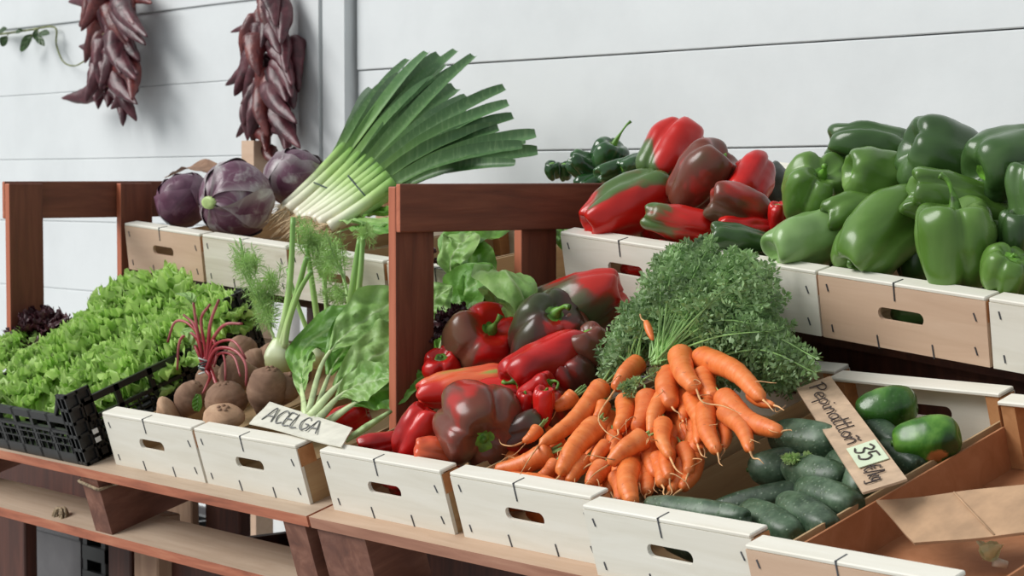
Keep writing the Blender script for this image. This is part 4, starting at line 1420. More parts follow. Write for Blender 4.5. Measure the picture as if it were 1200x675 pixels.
class Sheet:
    """a flat card given by four corner points; (a, b) run along its length and its width"""
    def __init__(s, p00, p10, p11, p01, thick):
        s.c = [p00, p10, p11, p01]
        s.n = (p10 - p00).cross(p01 - p00).normalized()
        if s.n.dot(O - p00) < 0:
            s.n = -s.n
        s.t = thick

    def at(s, a, b, h=0.0):
        p00, p10, p11, p01 = s.c
        return (p00 * (1 - a) + p10 * a) * (1 - b) + (p01 * (1 - a) + p11 * a) * b + s.n * h

    def slab(s, a0=0, a1=1, b0=0, b1=1, h0=None, h1=0.0, na=14, nb=4, rag=0.0, wave=0.0, seed=0):
        h0 = -s.t if h0 is None else h0
        m = MB()
        top, bot = [], []
        for i in range(na + 1):
            rt, rbm = [], []
            for j in range(nb + 1):
                a, b = a0 + (a1 - a0) * i / na, b0 + (b1 - b0) * j / nb
                bb = b + (rag * noise.noise(Vector((a * 14, seed, b))) if j in (0, nb) else 0)
                w = wave * noise.noise(Vector((a * 2, b * 2, seed + 5)))
                rt.append(m.av(s.at(a, bb, h1 + w)))
                rbm.append(m.av(s.at(a, bb, h0 + w)))
            top.append(rt)
            bot.append(rbm)
        for i in range(na):
            for j in range(nb):
                m.f.append([top[i][j], top[i + 1][j], top[i + 1][j + 1], top[i][j + 1]])
                m.f.append([bot[i][j], bot[i][j + 1], bot[i + 1][j + 1], bot[i + 1][j]])
        for i in range(na):
            m.f.append([top[i][0], bot[i][0], bot[i + 1][0], top[i + 1][0]])
            m.f.append([top[i][nb], top[i + 1][nb], bot[i + 1][nb], bot[i][nb]])
        for j in range(nb):
            m.f.append([top[0][j], top[0][j + 1], bot[0][j + 1], bot[0][j]])
            m.f.append([top[na][j], bot[na][j], bot[na][j + 1], top[na][j + 1]])
        return m

    def write(s, text, a0, a1, b0, hb, rad, h=0.0006, slant=0.0, mb=None):
        """baseline along a at b0, letter height hb (in b units)"""
        mb = mb or MB()
        tot = sum(GL[c][0] for c in text)
        k = (a1 - a0) / tot
        x = a0
        for ci, c in enumerate(text):
            w, strokes = GL[c]
            for st in strokes:
                pts = [s.at(x + (px + slant * py) * k, b0 + py * hb + 0.02 * noise.noise(Vector((ci, 1, 1))), h) for px, py in st]
                mb.tube(spline(pts, 5 * len(pts)), rad, 5)
            x += w * k
        return mb


def q4(pts, surf):
    return [atS(u, v, surf) for u, v in pts]


# price card over the cucumbers
SQ = (-0.914, 0.0)
TLc, TRc, BRc, BLc = q4([(933, 455), (973, 440.5), (1063, 561), (1011, 577)], SQ)
sh = Sheet(TLc, BLc, BRc, TRc, 0.003)
r = empty('price_card', TLc, None, 'brown cardboard price card reading 35 lying across the cucumber crate', 'price card')


def under(parent, name, mat, mb, org, smooth=False):
    mb.v = [p - org for p in mb.v]
    return mb.build(name, mat, parent, smooth=smooth)


under(r, 'card', 'card', sh.slab(rag=0.02, wave=0.002, seed=3), TLc)
under(r, 'sticker', 'sticker', sh.slab(0.66, 0.83, 0.22, 0.93, 0.0012, 0.0022, 4, 3, wave=0.0), TLc)
mb = sh.write('Pepinattloñ', 0.04, 0.64, 0.30, 0.42, 0.0010, 0.0018)
under(r, 'lettering', 'ink', mb, TLc, True)
mb = sh.write('35', 0.685, 0.80, 0.34, 0.46, 0.0013, 0.003)
mb = sh.write('€/kg', 0.84, 0.96, 0.28, 0.40, 0.0010, 0.0018, mb=mb)
under(r, 'price', 'ink', mb, TLc, True)

# ACELGA card on the chard crate
SQ2 = (-0.9235, 0.0)
a, b, c, d = q4([(292, 496), (400, 523), (413, 501.5), (316, 470.5)], SQ2)
sh = Sheet(a, b, c, d, 0.002)
r = empty('name_card', a, None, 'off-white card with ACELGA handwritten on it on the corner of the chard crate', 'card')
under(r, 'card', 'card_white', sh.slab(rag=0.01, wave=0.003, seed=8), a)
under(r, 'lettering', 'ink_grey', sh.write('ACELGA', 0.10, 0.72, 0.22, 0.58, 0.0012, 0.0024), a, True)

# cardboard flap in the empty crate
e = [atS(1026, 586, (-0.948, 0)), atS(1250, 562, (-0.93, 0)), atS(1250, 622, (-0.955, 0)), atS(1071, 636, (-0.968, 0))]
sh = Sheet(e[0], e[1], e[2], e[3], 0.004)
r = empty('cardboard_flap', e[0], None, 'loose tan cardboard flap lying in the nearly empty crate', 'cardboard')
under(r, 'sheet', 'cardboard', sh.slab(rag=0.012, wave=0.006, seed=2), e[0])
mb = MB()
mb.tube([sh.at(0.42, 0.02, 0.0005), sh.at(0.47, 0.5, 0.001), sh.at(0.54, 0.98, 0.0008)], 0.0012, 6)
under(r, 'crease', 'cardboard', mb, e[0], True)

# ================================================================== LEAVES
def leaf_into(mb, path, hw, nrm, cup=0.2, ruf=0.1, freq=9.0, seed=0, nu=22, nv=12, frill=0.0, ffreq=30, lump=0.0):
    """a leaf blade swept along its midrib; nrm = upper side"""
    n = len(path) - 1
    off = seed * 3.7

    def f(u, v):
        t = u * n
        k = min(int(t), n - 1)
        p = path[k].lerp(path[k + 1], t - k)
        tan = (path[min(k + 1, n)] - path[max(k - 1, 0)]).normalized()
        nn = nrm(u) if callable(nrm) else nrm
        sd = tan.cross(nn).normalized()
        up = sd.cross(tan).normalized()
        w = v * 2 - 1
        aw = abs(w)
        W = hw(u)
        nz = noise.noise(Vector((u * freq, w * 2.2 + off, off)))
        e = W * w * (1 + 0.10 * noise.noise(Vector((u * 9, off, w))))
        h = cup * W * aw ** 1.5 + ruf * W * nz * (0.35 + aw)
        if lump:
            h += lump * W * noise.noise(Vector((u * 11, w * 4 + off, off + 7))) * (1 - aw * 0.4)
        if frill:
            fr = aw ** 2 * (0.3 + 0.7 * u)
            ph = noise.noise(Vector((u * 5, w * 2, off))) * 4
            ed = u * ffreq if aw > 0.0 else 0
            h += frill * W * fr * (sin(ed * 1.0 + w * 4 + ph) + 0.6 * sin(ed * 2.3 + w * 9 + ph * 2))
            e += frill * 0.5 * W * fr * sin(ed * 1.7 + ph) * (1 if w > 0 else -1)
            endf = max(0, u - 0.6) / 0.4
            q = frill * W * endf ** 2 * sin(w * 13 + ph)
            h += q * 1.1
            p = p + tan * q * 0.5
        return p + sd * e + up * h, {'w': aw, 's': u}
    mb.grid(f, nu, nv)
    return mb


def lettuce(label, C, R, up, seed, mat, n=34, name='lettuce', cat='lettuce', group=None, frill=0.24):
    rnd = random.Random(seed)
    Rt = basis(up)
    base = C - up * R * 0.55
    mb = MB()
    for i in range(n):
        f = (i + 0.5) / n
        az = i * 2.39996 + rnd.uniform(-0.3, 0.3)
        pol = radians(8 + 76 * f ** 0.8) + rnd.uniform(-0.12, 0.12)
        out = Rt @ Vector((cos(az), sin(az), 0))
        d1 = (up * cos(pol * 0.7) + out * sin(pol * 0.7))
        d2 = (up * cos(min(pol * 1.35, 2.2)) + out * sin(min(pol * 1.35, 2.2)))
        L = R * (0.95 + 0.35 * f) * rnd.uniform(0.88, 1.12)
        p0 = base + out * R * 0.05
        p1 = p0 + d1 * L * 0.6
        p2 = p1 + d2 * L * 0.55
        path = spline([p0, p0.lerp(p1, 0.5) + out * L * 0.03, p1, p2], 14)
        W = R * rnd.uniform(0.42, 0.58)
        nrm = (up * sin(pol) - out * cos(pol)).normalized()
        nr2 = (up - out * 0.5).normalized()
        leaf_into(mb, path, lambda u: W * (0.12 + 0.88 * min(1, u * 1.25) ** 1.3) * (1 - 0.5 * max(0, u - 0.75) / 0.25), nr2,
                  0.15, 0.25, 7, seed * 41 + i, 26, 40, frill, 62, 0.14)
    loc = C
    o = mb.build(name, mat, None, loc=loc)
    return tag(o, label, cat, group)


UPL = (LOW @ Vector((0, -0.15, 1))).normalized()
SLt = (-0.945, 0.34)
G_LT = 'frilly green lettuces in the black crate'
for i, (u, v, rp, lb, dz) in enumerate([
        (52, 436, 55, 'pale green frilly lettuce at the left front of the black crate', 0.0),
        (128, 440, 58, 'bright green frilly lettuce whose leaves hang over the black crate front corner', -0.004),
        (100, 398, 60, 'frilly green lettuce in the middle of the left row', 0.0),
        (190, 398, 58, 'frilly green lettuce against the right rim of the black crate, beside the beet stems', -0.01),
        (160, 352, 58, 'frilly green lettuce standing highest at the back of the black crate', 0.0),
        (232, 368, 52, 'frilly green lettuce at the right back corner, below the tan upper crate', -0.01),
        (14, 408, 36, 'frilly green lettuce cut off by the left edge of the photo', 0.0)]):
    P = atS(u, v, SLt, dz)
    lettuce(lb, P - UPL * 0.012, rp * pxm(P), UPL, 10 + i, 'lettuce_leaf', 46, group=G_LT, frill=0.36)
P = atX(45, 384, -4.02)
lettuce('dark red lettuce standing at the foot of the left divider frame', P, 34 * pxm(P), UPL, 31, 'red_lettuce_leaf', 24, 'red_lettuce', frill=0.3)
P = atS(536, 375, (-0.95, 0.42))
lettuce('dark purple lettuce glimpsed between the big chard leaves and the red peppers', P, 30 * pxm(P), UPL, 32, 'red_lettuce_leaf', 18, 'red_lettuce', frill=0.3)
P = atY(494, 306, 2.24)
lettuce('little dark purple lettuce right behind the front post of the right frame', P, 24 * pxm(P), Vector((0, 0, 1)), 33, 'red_lettuce_leaf', 16, 'red_lettuce', frill=0.3)


def plant(name, label, cat, org, leaves, group=None):
    """leaves: (points, half width, upper side, material, options, stalk radius at base)"""
    r = empty(name, org, None, label, cat, group)
    for i, (pts, hw, nrm, mat, kw, sr, st0) in enumerate(leaves):
        path = spline(pts, 26)
        n0 = int(26 * st0)
        blade = path[n0:]
        mb = MB()
        prof = kw.pop('prof', None) or (lambda u: (0.10 + 0.90 * sin(min(1, u * 1.5 + 0.02) * pi / 2) ** 1.1) * (1 - max(0, (u - 0.55) / 0.45) ** 2.2 * 0.96))
        leaf_into(mb, blade, lambda u, h=hw, p=prof: h * p(u), nrm, seed=i + len(label), **kw)
        mb.v = [p - org for p in mb.v]
        lo = mb.build('leaf', mat, r)
        if sr:
            nd = nrm(0.5) if callable(nrm) else nrm
            sb = MB().tube([p - org - nd * 0.0008 for p in path[:max(8, n0 + 5)]], lambda t, s=sr: s * (1 - 0.75 * t), 8, 0.5, nd)
            sb.build('stalk', 'chard_stalk', lo)
    return r


SA = (-0.952, 0.36)
A_ = lambda u, v, dz=0.0: atS(u, v, SA, dz)
tv = -CF                                        # towards the viewer
nA = (tv + CU * 0.6).normalized()
nB = (tv * 0.9 + CU * 0.5 - CR * 0.4).normalized()
CH = dict(cup=0.12, ruf=0.3, freq=7, lump=0.24)
plant('chard_bunch', 'bunch of green chard with pale stalks lying left of the divider post', 'chard', A_(360, 488), [
    ([A_(358, 487), A_(352, 440), A_(358, 405, 0.012), A_(400, 378, 0.02), A_(430, 360, 0.015)], 0.042, nB, 'chard_leaf_dark', dict(CH), 0.006, 0.2),
    ([A_(362, 482, 0.004), A_(378, 425, 0.02), A_(405, 392, 0.034), A_(440, 366, 0.036), A_(485, 345, 0.02)], 0.046, nA, 'chard_leaf', dict(CH), 0.006, 0.36),
    ([A_(364, 488, 0.004), A_(395, 452, 0.016), A_(430, 424, 0.022), A_(468, 402, 0.016), A_(490, 392, 0.0)], 0.05, nA, 'chard_leaf', dict(CH), 0.009, 0.26),
    ([A_(372, 492, 0.0), A_(400, 462, 0.008), A_(430, 448, 0.012), A_(460, 442, 0.01)], 0.036, nA, 'chard_leaf', dict(CH, ruf=0.3), 0.008, 0.3),
    ([A_(368, 488, -0.01), A_(390, 430, -0.004), A_(420, 395, 0.0), A_(460, 380, 0.0)], 0.05, nA, 'chard_leaf_dark', dict(CH), 0.006, 0.3),
    ([A_(356, 482, -0.006), A_(354, 455, -0.002), A_(356, 430, 0.004), A_(366, 412, 0.004)], 0.020, nB, 'chard_leaf', dict(CH), 0.006, 0.2),
    ([A_(384, 494, -0.014), A_(420, 470, -0.01), A_(455, 455, -0.008), A_(500, 440, -0.012)], 0.04, nA, 'chard_leaf_dark', dict(CH), 0.008, 0.3),
])
# loose stalk beside the frame foot
p = [atS(405, 517, (-0.955, 0.2)), atS(430, 500, (-0.95, 0.2)), atS(458, 482, (-0.95, 0.2))]
o = MB().tube(spline(p, 12), lambda t: 0.009 * (1 - 0.5 * abs(t - 0.45) * 2) + 0.001, 10, 0.6).build('chard_stalk', 'chard_leaf', None, loc=p[1])
tag(o, 'loose thick green stalk lying by the foot of the divider post', 'stalk')

Yp = 2.20
B_ = lambda u, v, y=Yp: atY(u, v, y)
plant('chard_bunch', 'bunch of glossy green chard behind the divider post, standing up to the upper crate', 'chard', B_(520, 420), [
    ([B_(512, 425, 2.16), B_(522, 385, 2.16), B_(545, 345, 2.17), B_(575, 310, 2.19)], 0.052, nB, 'chard_leaf_dark', dict(CH, ruf=0.15), 0.006, 0.1),
    ([B_(505, 400, 2.13), B_(500, 375, 2.12), B_(510, 352, 2.12), B_(530, 335, 2.14)], 0.034, nA, 'chard_leaf', dict(CH, ruf=0.4), 0.004, 0.1),
    ([B_(535, 420, 2.2), B_(552, 350, 2.2), B_(553, 310, 2.22), B_(550, 278, 2.24)], 0.045, nB, 'chard_leaf_dark', dict(CH), 0.005, 0.1),
    ([B_(530, 330, 2.2), B_(528, 305, 2.19), B_(540, 285, 2.2), B_(555, 272, 2.24)], 0.035, nB, 'chard_leaf', dict(CH), 0.004, 0.05),
])
plant('chard_bunch', 'curly chard leaves bending over in front of the second post of the right frame', 'chard', B_(585, 400), [
    ([B_(588, 395, 2.2), B_(580, 350, 2.19), B_(575, 322, 2.17), B_(590, 318, 2.15), B_(612, 345, 2.15), B_(618, 380, 2.16)], 0.040, lambda u: (tv * 0.8 + CU * (1 - u) + CR * 0.6 * u).normalized(), 'chard_leaf', dict(CH, ruf=0.3, cup=-0.25), 0.004, 0.1),
    ([B_(592, 420, 2.19), B_(598, 385, 2.17), B_(606, 360, 2.16), B_(608, 340, 2.17)], 0.030, nA, 'chard_leaf', dict(CH, ruf=0.4), 0.005, 0.1),
    ([B_(575, 410, 2.2), B_(566, 370, 2.19), B_(562, 335, 2.19), B_(578, 312, 2.18)], 0.035, nA, 'chard_leaf_dark', dict(CH), 0.005, 0.1),
])
V_ = lambda u, v, y: atY(u, v, y)
nU = (CU + tv * 0.5).normalized()
plant('chard_bunch', 'green leaves draped over the upper crate behind the right frame rail', 'chard', V_(560, 262, 2.36), [
    ([V_(640, 262, 2.45), V_(600, 262, 2.36), V_(560, 268, 2.26), V_(535, 285, 2.22), V_(530, 310, 2.21)], 0.045, nU, 'chard_leaf_dark', dict(CH, ruf=0.3), 0.004, 0.05),
    ([V_(610, 268, 2.44), V_(590, 262, 2.4), V_(565, 258, 2.34), V_(540, 266, 2.3)], 0.04, nU, 'chard_leaf', dict(CH, ruf=0.4), 0.004, 0.05),
    ([V_(662, 296, 2.37), V_(660, 280, 2.37), V_(664, 262, 2.40)], 0.016, nA, 'chard_leaf_dark', dict(CH), 0.002, 0.05),
])
plant('chard_bunch', 'flat green leaves lying on the upper crate below the leek shafts', 'chard', V_(430, 262, 2.40), [
    ([V_(385, 262, 2.4), V_(410, 258, 2.38), V_(440, 262, 2.36), V_(475, 262, 2.36)], 0.034, nU, 'chard_leaf', dict(CH, ruf=0.5), 0.004, 0.1),
    ([V_(395, 272, 2.36), V_(420, 266, 2.34), V_(450, 270, 2.32), V_(480, 272, 2.32)], 0.026, nU, 'chard_leaf_dark', dict(CH, ruf=0.6), 0.004, 0.1),
    ([V_(378, 258, 2.44), V_(400, 250, 2.44), V_(430, 252, 2.44), V_(470, 250, 2.44)], 0.03, nU, 'chard_leaf_dark', dict(CH, ruf=0.5), 0.004, 0.1),
])

# ================================================================== LEEKS
def leek_bunch(label, leeks, tie_px, tieY, seed):
    rnd = random.Random(seed)
    org = atY(leeks[0][0][0], leeks[0][0][1], leeks[0][0][2])
    r = empty('leek_bunch', org, None, label, 'leeks', 'tied bunches of leeks')
    for (b, m, rp, tips) in leeks:
        B, S = atY(*b), atY(*m)
        s = pxm(B)
        R = min(rp, 7.6) * s
        path = spline([B, B.lerp(S, 0.5) - CF * 0.004 + Vector((0, 0, -0.003)), S], 16)
        mb = MB().tube([p - org for p in path], lambda t: R * (0.86 + 0.1 * exp(-((t - 0.05) / 0.06) ** 2) + 0.2 * t), 14)
        sh = mb.build('leek', 'leek_shaft', r)
        rb_ = MB()
        d = (B - S).normalized()
        for k in range(18):
            v = Vector((rnd.uniform(-1, 1), rnd.uniform(-1, 1), rnd.uniform(-1, 1)))
            e = B + d * 0.040 * rnd.uniform(0.4, 1.2) + v * 0.018
            rb_.tube([p - org for p in spline([B + v * R * 0.5, B.lerp(e, 0.5) + v * 0.006, e], 6)], lambda t: 0.0011 * (1 - 0.7 * t), 5)
        rb_.build('roots', 'leek_root', sh)
        for ti, (tu, tvv, ty, w) in enumerate(tips):
            T = atY(tu, tvv, ty)
            side = (T - S).normalized().cross(CF).normalized()
            p0 = S - (S - B).normalized() * 0.03
            path = spline([p0, S.lerp(T, 0.3) + Vector((0, 0, 0.012)), S.lerp(T, 0.7) + Vector((0, 0, 0.01)), T], 20)
            W = w * s
            nr = (tv * rnd.uniform(0.5, 1) + CU * rnd.uniform(0.2, 0.8) - CR * rnd.uniform(0, 0.6)).normalized()
            mb = MB()
            leaf_into(mb, path, lambda u, W=W: W * (0.75 + 0.4 * sin(u * pi)) * (1 if u < 0.96 else 0.85), nr, 0.55, 0.05, 3, ti + seed, 22, 6)
            mb.v = [p - org for p in mb.v]
            lo = mb.build('leaf', 'leek_leaf', sh)
    # tie
    T0, T1 = atY(tie_px[0][0], tie_px[0][1], tieY), atY(tie_px[1][0], tie_px[1][1], tieY)
    c = T0.lerp(T1, 0.5)
    hx = (T1 - T0) * 0.5
    dpt = CF * hx.length * 0.62
    ring = [c + hx * cos(2 * pi * k / 24) - dpt * sin(2 * pi * k / 24) - org for k in range(25)]
    MB().tube(ring, 0.0016, 6).build('tie', 'tie_dark', r)
    return r


leek_bunch('back bunch of leeks leaning up to the left, its leaf tips touching the top', [
    ((334, 243, 2.45), (405, 172, 2.60), 7, [(480, 70, 2.82, 9), (436, 104, 2.84, 7)]),
    ((350, 256, 2.40), (432, 186, 2.54), 7, [(540, 78, 2.78, 9), (522, 76, 2.80, 9)]),
    ((338, 246, 2.42), (415, 178, 2.56), 7.5, [(502, 62, 2.74, 10), (516, 66, 2.78, 11), (470, 88, 2.76, 9)]),
    ((348, 252, 2.41), (424, 182, 2.55), 9, [(536, 60, 2.80, 10), (512, 92, 2.72, 10)]),
    ((330, 250, 2.44), (398, 190, 2.60), 8, [(448, 100, 2.80, 8), (462, 92, 2.82, 8), (490, 74, 2.80, 9)]),
    ((356, 258, 2.39), (440, 190, 2.52), 8, [(556, 66, 2.78, 9), (534, 104, 2.74, 12)]),
], ((368, 214), (392, 224)), 2.47, 3)
leek_bunch('front bunch of leeks fanning out to the right over the divider rail', [
    ((368, 259, 2.37), (450, 200, 2.49), 7, [(596, 122, 2.70, 9)]),
    ((390, 262, 2.40), (466, 212, 2.52), 7, [(616, 166, 2.70, 9), (570, 168, 2.70, 9)]),
    ((362, 256, 2.38), (446, 196, 2.50), 7.5, [(592, 104, 2.72, 10), (548, 114, 2.74, 9)]),
    ((374, 262, 2.36), (456, 206, 2.48), 10, [(602, 138, 2.70, 11), (584, 150, 2.66, 10)]),
    ((386, 266, 2.35), (462, 214, 2.46), 9, [(628, 158, 2.68, 10), (612, 172, 2.64, 10)]),
    ((396, 262, 2.38), (470, 218, 2.50), 9, [(630, 178, 2.70, 10), (596, 186, 2.66, 9), (604, 192, 2.60, 7)]),
    ((380, 256, 2.42), (452, 208, 2.54), 9, [(560, 150, 2.74, 11), (548, 132, 2.76, 10)]),
], ((408, 206), (434, 236)), 2.43, 5)

# ================================================================== RED CABBAGES
def cabbage(label, u, v, Y, rpx, axis, mats, seed, core=False):
    rnd = random.Random(seed)
    P = atY(u, v, Y)
    R = rpx * pxm(P)
    Rt = basis(axis)
    r = empty('red_cabbage', P, Rt, label, 'red cabbage', 'red cabbages in the upper crates')

    def ball(a, b):
        ph = pi * min(max(a, 0.003), 0.997)
        th = 2 * pi * b
        return Vector((sin(ph) * cos(th), sin(ph) * sin(th), cos(ph) * 0.9)) * R * 0.955, {'w': abs(sin(3 * th)), 's': a, 'e': 0}
    MB().grid(ball, 24, 32, wrap_v=True, cap0=True, cap1=True).build('heart', mats[0], r)
    for k in range(5):
        az = k * 2 * pi / 5 + rnd.uniform(-0.3, 0.3)
        span = rnd.uniform(1.5, 1.9)
        hwid = rnd.uniform(0.95, 1.2)
        lift = 0.006 * (k % 3) + 0.965

        def lf(a, b, az=az, span=span, hwid=hwid, k=k, lift=lift):
            w = b * 2 - 1
            pol = pi - a * (0.8 + span * (1 - 0.25 * w * w)) * 1.0
            th = az + w * hwid * (0.45 + 0.75 * sin(min(1, a * 1.2) * pi / 2))
            e = max(abs(w), max(0, a - 0.5) * 2)
            rad = R * (lift + 0.05 * e ** 4 + 0.018 * noise.noise(Vector((a * 5, w * 4, seed + k))) + 0.03 * e ** 3 * sin(th * 7 + a * 9))
            p = Vector((sin(pol) * cos(th), sin(pol) * sin(th), cos(pol) * 0.9)) * rad
            return p, {'w': abs(w), 's': a, 'e': e}
        MB().grid(lf, 22, 22).build('leaf', mats[1], r)
    if core:
        MB().tube([Vector((0, 0, -R * 0.8)), Vector((0, 0, -R * 0.93)), Vector((0, 0, -R * 0.945))], [R * 0.26, R * 0.22, R * 0.15], 14, 0.7).build('core', 'cabbage_core', r)
    return r


cabbage('dark red cabbage on the far left of the upper crates', 216, 234, 2.375, 35, camdir(110, 0.3), ('cabbage_purple', 'cabbage_purple'), 1)
cabbage('pinkish red cabbage with a pale green cut core facing left', 276, 234, 2.37, 47, camdir(10, -0.75), ('cabbage_purple', 'cabbage_bloom'), 2, True)
cabbage('red cabbage with a grey bloom at the back below the right dried pepper string', 347, 208, 2.52, 38, camdir(70, 0.2), ('cabbage_purple', 'cabbage_bloom'), 3)
# a purple outer leaf lying behind
p = [atY(195, 208, 2.5), atY(228, 196, 2.5), atY(262, 206, 2.48)]
mb = leaf_into(MB(), spline(p, 12), lambda u: 0.03 * sin(pi * (0.08 + 0.84 * u)), nU, 0.2, 0.2, 5, 4, 14, 8)
tag(mb.build('cabbage_leaf', 'beet_skin', None, loc=p[1]), 'brownish loose leaf lying behind the red cabbages', 'leaf')

# ================================================================== BEETROOT
G_B = 'earthy beetroots in the crate'
SBt = (-0.950, 0.34)


def beet(label, u, v, rx, ry, ang, tw, mat='beet_skin', dz=0.0, tail=0.5, seed=0, crown=True, parent_name='beetroot'):
    rnd = random.Random(seed + 50)
    P = u if isinstance(u, Vector) else atS(u, v, SBt, dz)
    s = pxm(P)
    Rr, Ll = rx * s, ry * s
    axis = camdir(ang, tw)
    Rt = basis(axis)
    r = empty(parent_name, P, Rt, label, 'beetroot', G_B)
    off = Vector((rnd.uniform(-9, 9), 1, seed))

    def f(a, b):
        ph = pi * min(max(a, 0.004), 0.996)
        z = cos(ph)
        th = 2 * pi * b
        rr = sin(ph) ** 0.8
        zz = Ll * z
        if z < 0:
            rr *= 1 - 0.35 * z * z
            zz -= Ll * tail * (-z) ** 5
        else:
            zz += Ll * 0.12 * exp(-(rr / 0.4) ** 2)
        rr *= 1 + 0.015 * sin(z * 22)
        p = Vector((Rr * rr * cos(th), Rr * rr * sin(th), zz))
        return p * (1 + 0.1 * noise.noise(p * (1.2 / Rr) + off) + 0.03 * noise.noise(p * (4 / Rr) + off)), {'s': a}
    MB().grid(f, 26, 26, wrap_v=True, cap0=True, cap1=True).build('root', mat, r)
    if crown:
        mb = MB()
        for k in range(5):
            a = 2 * pi * k / 5
            q = Vector((cos(a) * Rr * 0.2, sin(a) * Rr * 0.2, Ll * 0.95))
            mb.tube([q, q + Vector((cos(a) * 0.002, sin(a) * 0.002, 0.004))], [0.005, 0.003], 6)
        mb.build('crown', 'beet_skin', r)
    return r


beet('round earthy beetroot at the left of the crate, leaning on the black crate', 222, 467, 19, 20, 60, 0.2, seed=1, dz=-0.006)
beet('grey-brown beetroot in the middle right behind the front board', 265, 470, 25, 22, 100, 0.35, seed=2)
beet('big ringed beetroot with a rough crown facing up, right of the middle one', 313, 456, 24, 27, 75, 0.4, seed=3)
beet('beetroot at the back whose root points right at the fennel bulb', 276, 440, 24, 18, 175, 0.1, seed=4, dz=-0.004, tail=1.2)
beet('pale beetroot lying lowest in front, just above the front board', 262, 489, 24, 12, 90, 0.5, 'beet_skin_pale', seed=5, dz=0.004)
beet('small tan beetroot tail poking out by the black crate rim', 198, 482, 20, 9, 35, 0.1, 'beet_skin_pale', seed=6, dz=-0.004, crown=False, tail=0.8)
beet('dark beetroot in shade behind the ringed one', 335, 455, 18, 18, 60, 0.3, seed=7, dz=-0.02)

for k, (u, v, rr) in enumerate(((300, 428, 20), (345, 438, 20), (248, 448, 20), (285, 412, 18), (330, 440, 18), (318, 418, 16))):
    beet('earthy beetroot in the shade at the back of the crate, mostly covered', u, v, rr, rr, 40 + 30 * k, 0.2, seed=20 + k, dz=-0.05, crown=False)

beet('pale beetroot showing through the hand slot of the beetroot crate', low(XA1 + 0.17, Y1 + 0.05, N0 + 0.04), 0, 24, 22, 40, 0.2, 'beet_skin_pale', seed=31, crown=False)
# the tied red stems
org = atS(240, 436, SBt, 0.03)
rs = empty('beet_stems', org, None, 'bunch of red beetroot stems tied with a dark and white twist', 'beet stems')
zq = lambda x, y, dz=0.03: atS(180 + x * 0.2222, 330 + y * 0.2222, SBt, dz)
zy = lambda x, y: atY(180 + x * 0.2222, 330 + y * 0.2222, org.y - 0.01 + 0.0002 * (x - 300) * 0.3)
STEMS = [([(268, 470), (255, 380), (225, 230), (212, 110)], 3.4, 'up'), ([(272, 470), (285, 380), (300, 220), (345, 95)], 3.6, 0),
         ([(262, 470), (248, 350), (215, 230), (160, 175)], 3.0, 0), ([(262, 468), (240, 380), (180, 285), (138, 320), (125, 465)], 3.2, 0),
         ([(262, 470), (240, 300), (180, 220), (110, 215), (75, 320)], 3.0, 0), ([(275, 470), (300, 330), (370, 230), (465, 222)], 3.4, 0),
         ([(275, 470), (320, 340), (400, 308), (450, 340), (485, 410)], 2.8, 0), ([(278, 470), (330, 360), (420, 358), (485, 430), (490, 550)], 3.2, 0),
         ([(278, 468), (345, 380), (420, 395), (460, 500)], 2.8, 0), ([(280, 468), (350, 378), (376, 420), (380, 545)], 2.6, 0),
         ([(270, 400), (300, 460), (345, 570), (390, 675)], 3.8, 0), ([(282, 470), (300, 500), (285, 540), (262, 590)], 3.2, 0),
         ([(270, 470), (310, 310), (332, 380), (320, 450)], 2.8, 0), ([(268, 470), (235, 320), (200, 270), (270, 330)], 2.6, 0),
         ([(272, 470), (270, 360), (250, 200), (300, 120)], 3.2, 0)]
rn = random.Random(77)
for pts, w, fl in STEMS:
    P3 = [zy(*q) + tv * (-0.006 + 0.012 * rn.random()) for q in pts]
    MB().tube([p - org for p in spline(P3, 22)], lambda t: w * 0.00088 * (1.25 - 0.5 * t), 8).build('stem', 'beet_stem', rs)
mb = MB()
for k, (y, mt) in enumerate(((412, 'tie_white'), (440, 'tie_dark'), (455, 'tie_white'), (478, 'tie_white'), (466, 'tie_dark'), (426, 'tie_dark'))):
    c = zy(268, y)
    hx = CR * 0.0095 + CU * (0.003 if k % 2 else -0.003)
    ring = [c + hx * cos(2 * pi * q / 16) - CF * 0.009 * sin(2 * pi * q / 16) - org for q in range(17)]
    MB().tube(ring, 0.0014, 6).build('tie', mt, rs)
# leaf stubs
mb = leaf_into(MB(), spline([zy(212, 120), zy(190, 80), zy(120, 62)], 10), lambda u: 0.009 * sin(pi * (0.1 + 0.8 * u)), nU, 0.2, 0.2, 4, 1, 10, 6)
mb = leaf_into(mb, spline([zy(212, 120), zy(230, 80), zy(272, 48)], 10), lambda u: 0.008 * sin(pi * (0.1 + 0.8 * u)), nU, 0.2, 0.2, 4, 2, 10, 6)
under(rs, 'leaf', 'chard_leaf', mb, org, True)
mb = leaf_into(MB(), spline([zy(246, 590) + tv * 0.02, zy(240, 640) + tv * 0.02, zy(236, 680) + tv * 0.02], 10), lambda u: 0.009 * sin(pi * (0.15 + 0.7 * u)), nA, 0.3, 0.2, 4, 3, 10, 6)
under(rs, 'leaf', 'chard_leaf_dark', mb, org, True)
mb = leaf_into(MB(), spline([zy(150, 260), zy(200, 275), zy(230, 330), zy(215, 380)], 12), lambda u: 0.012 * sin(pi * (0.15 + 0.7 * u)), nA, 0.3, 0.2, 4, 5, 12, 6)
under(rs, 'leaf', 'chard_leaf', mb, org, True)

# ================================================================== FENNEL
fz = lambda x, y, Y=2.14: atY(250 + x * 0.3258, 240 + y * 0.3258, Y)


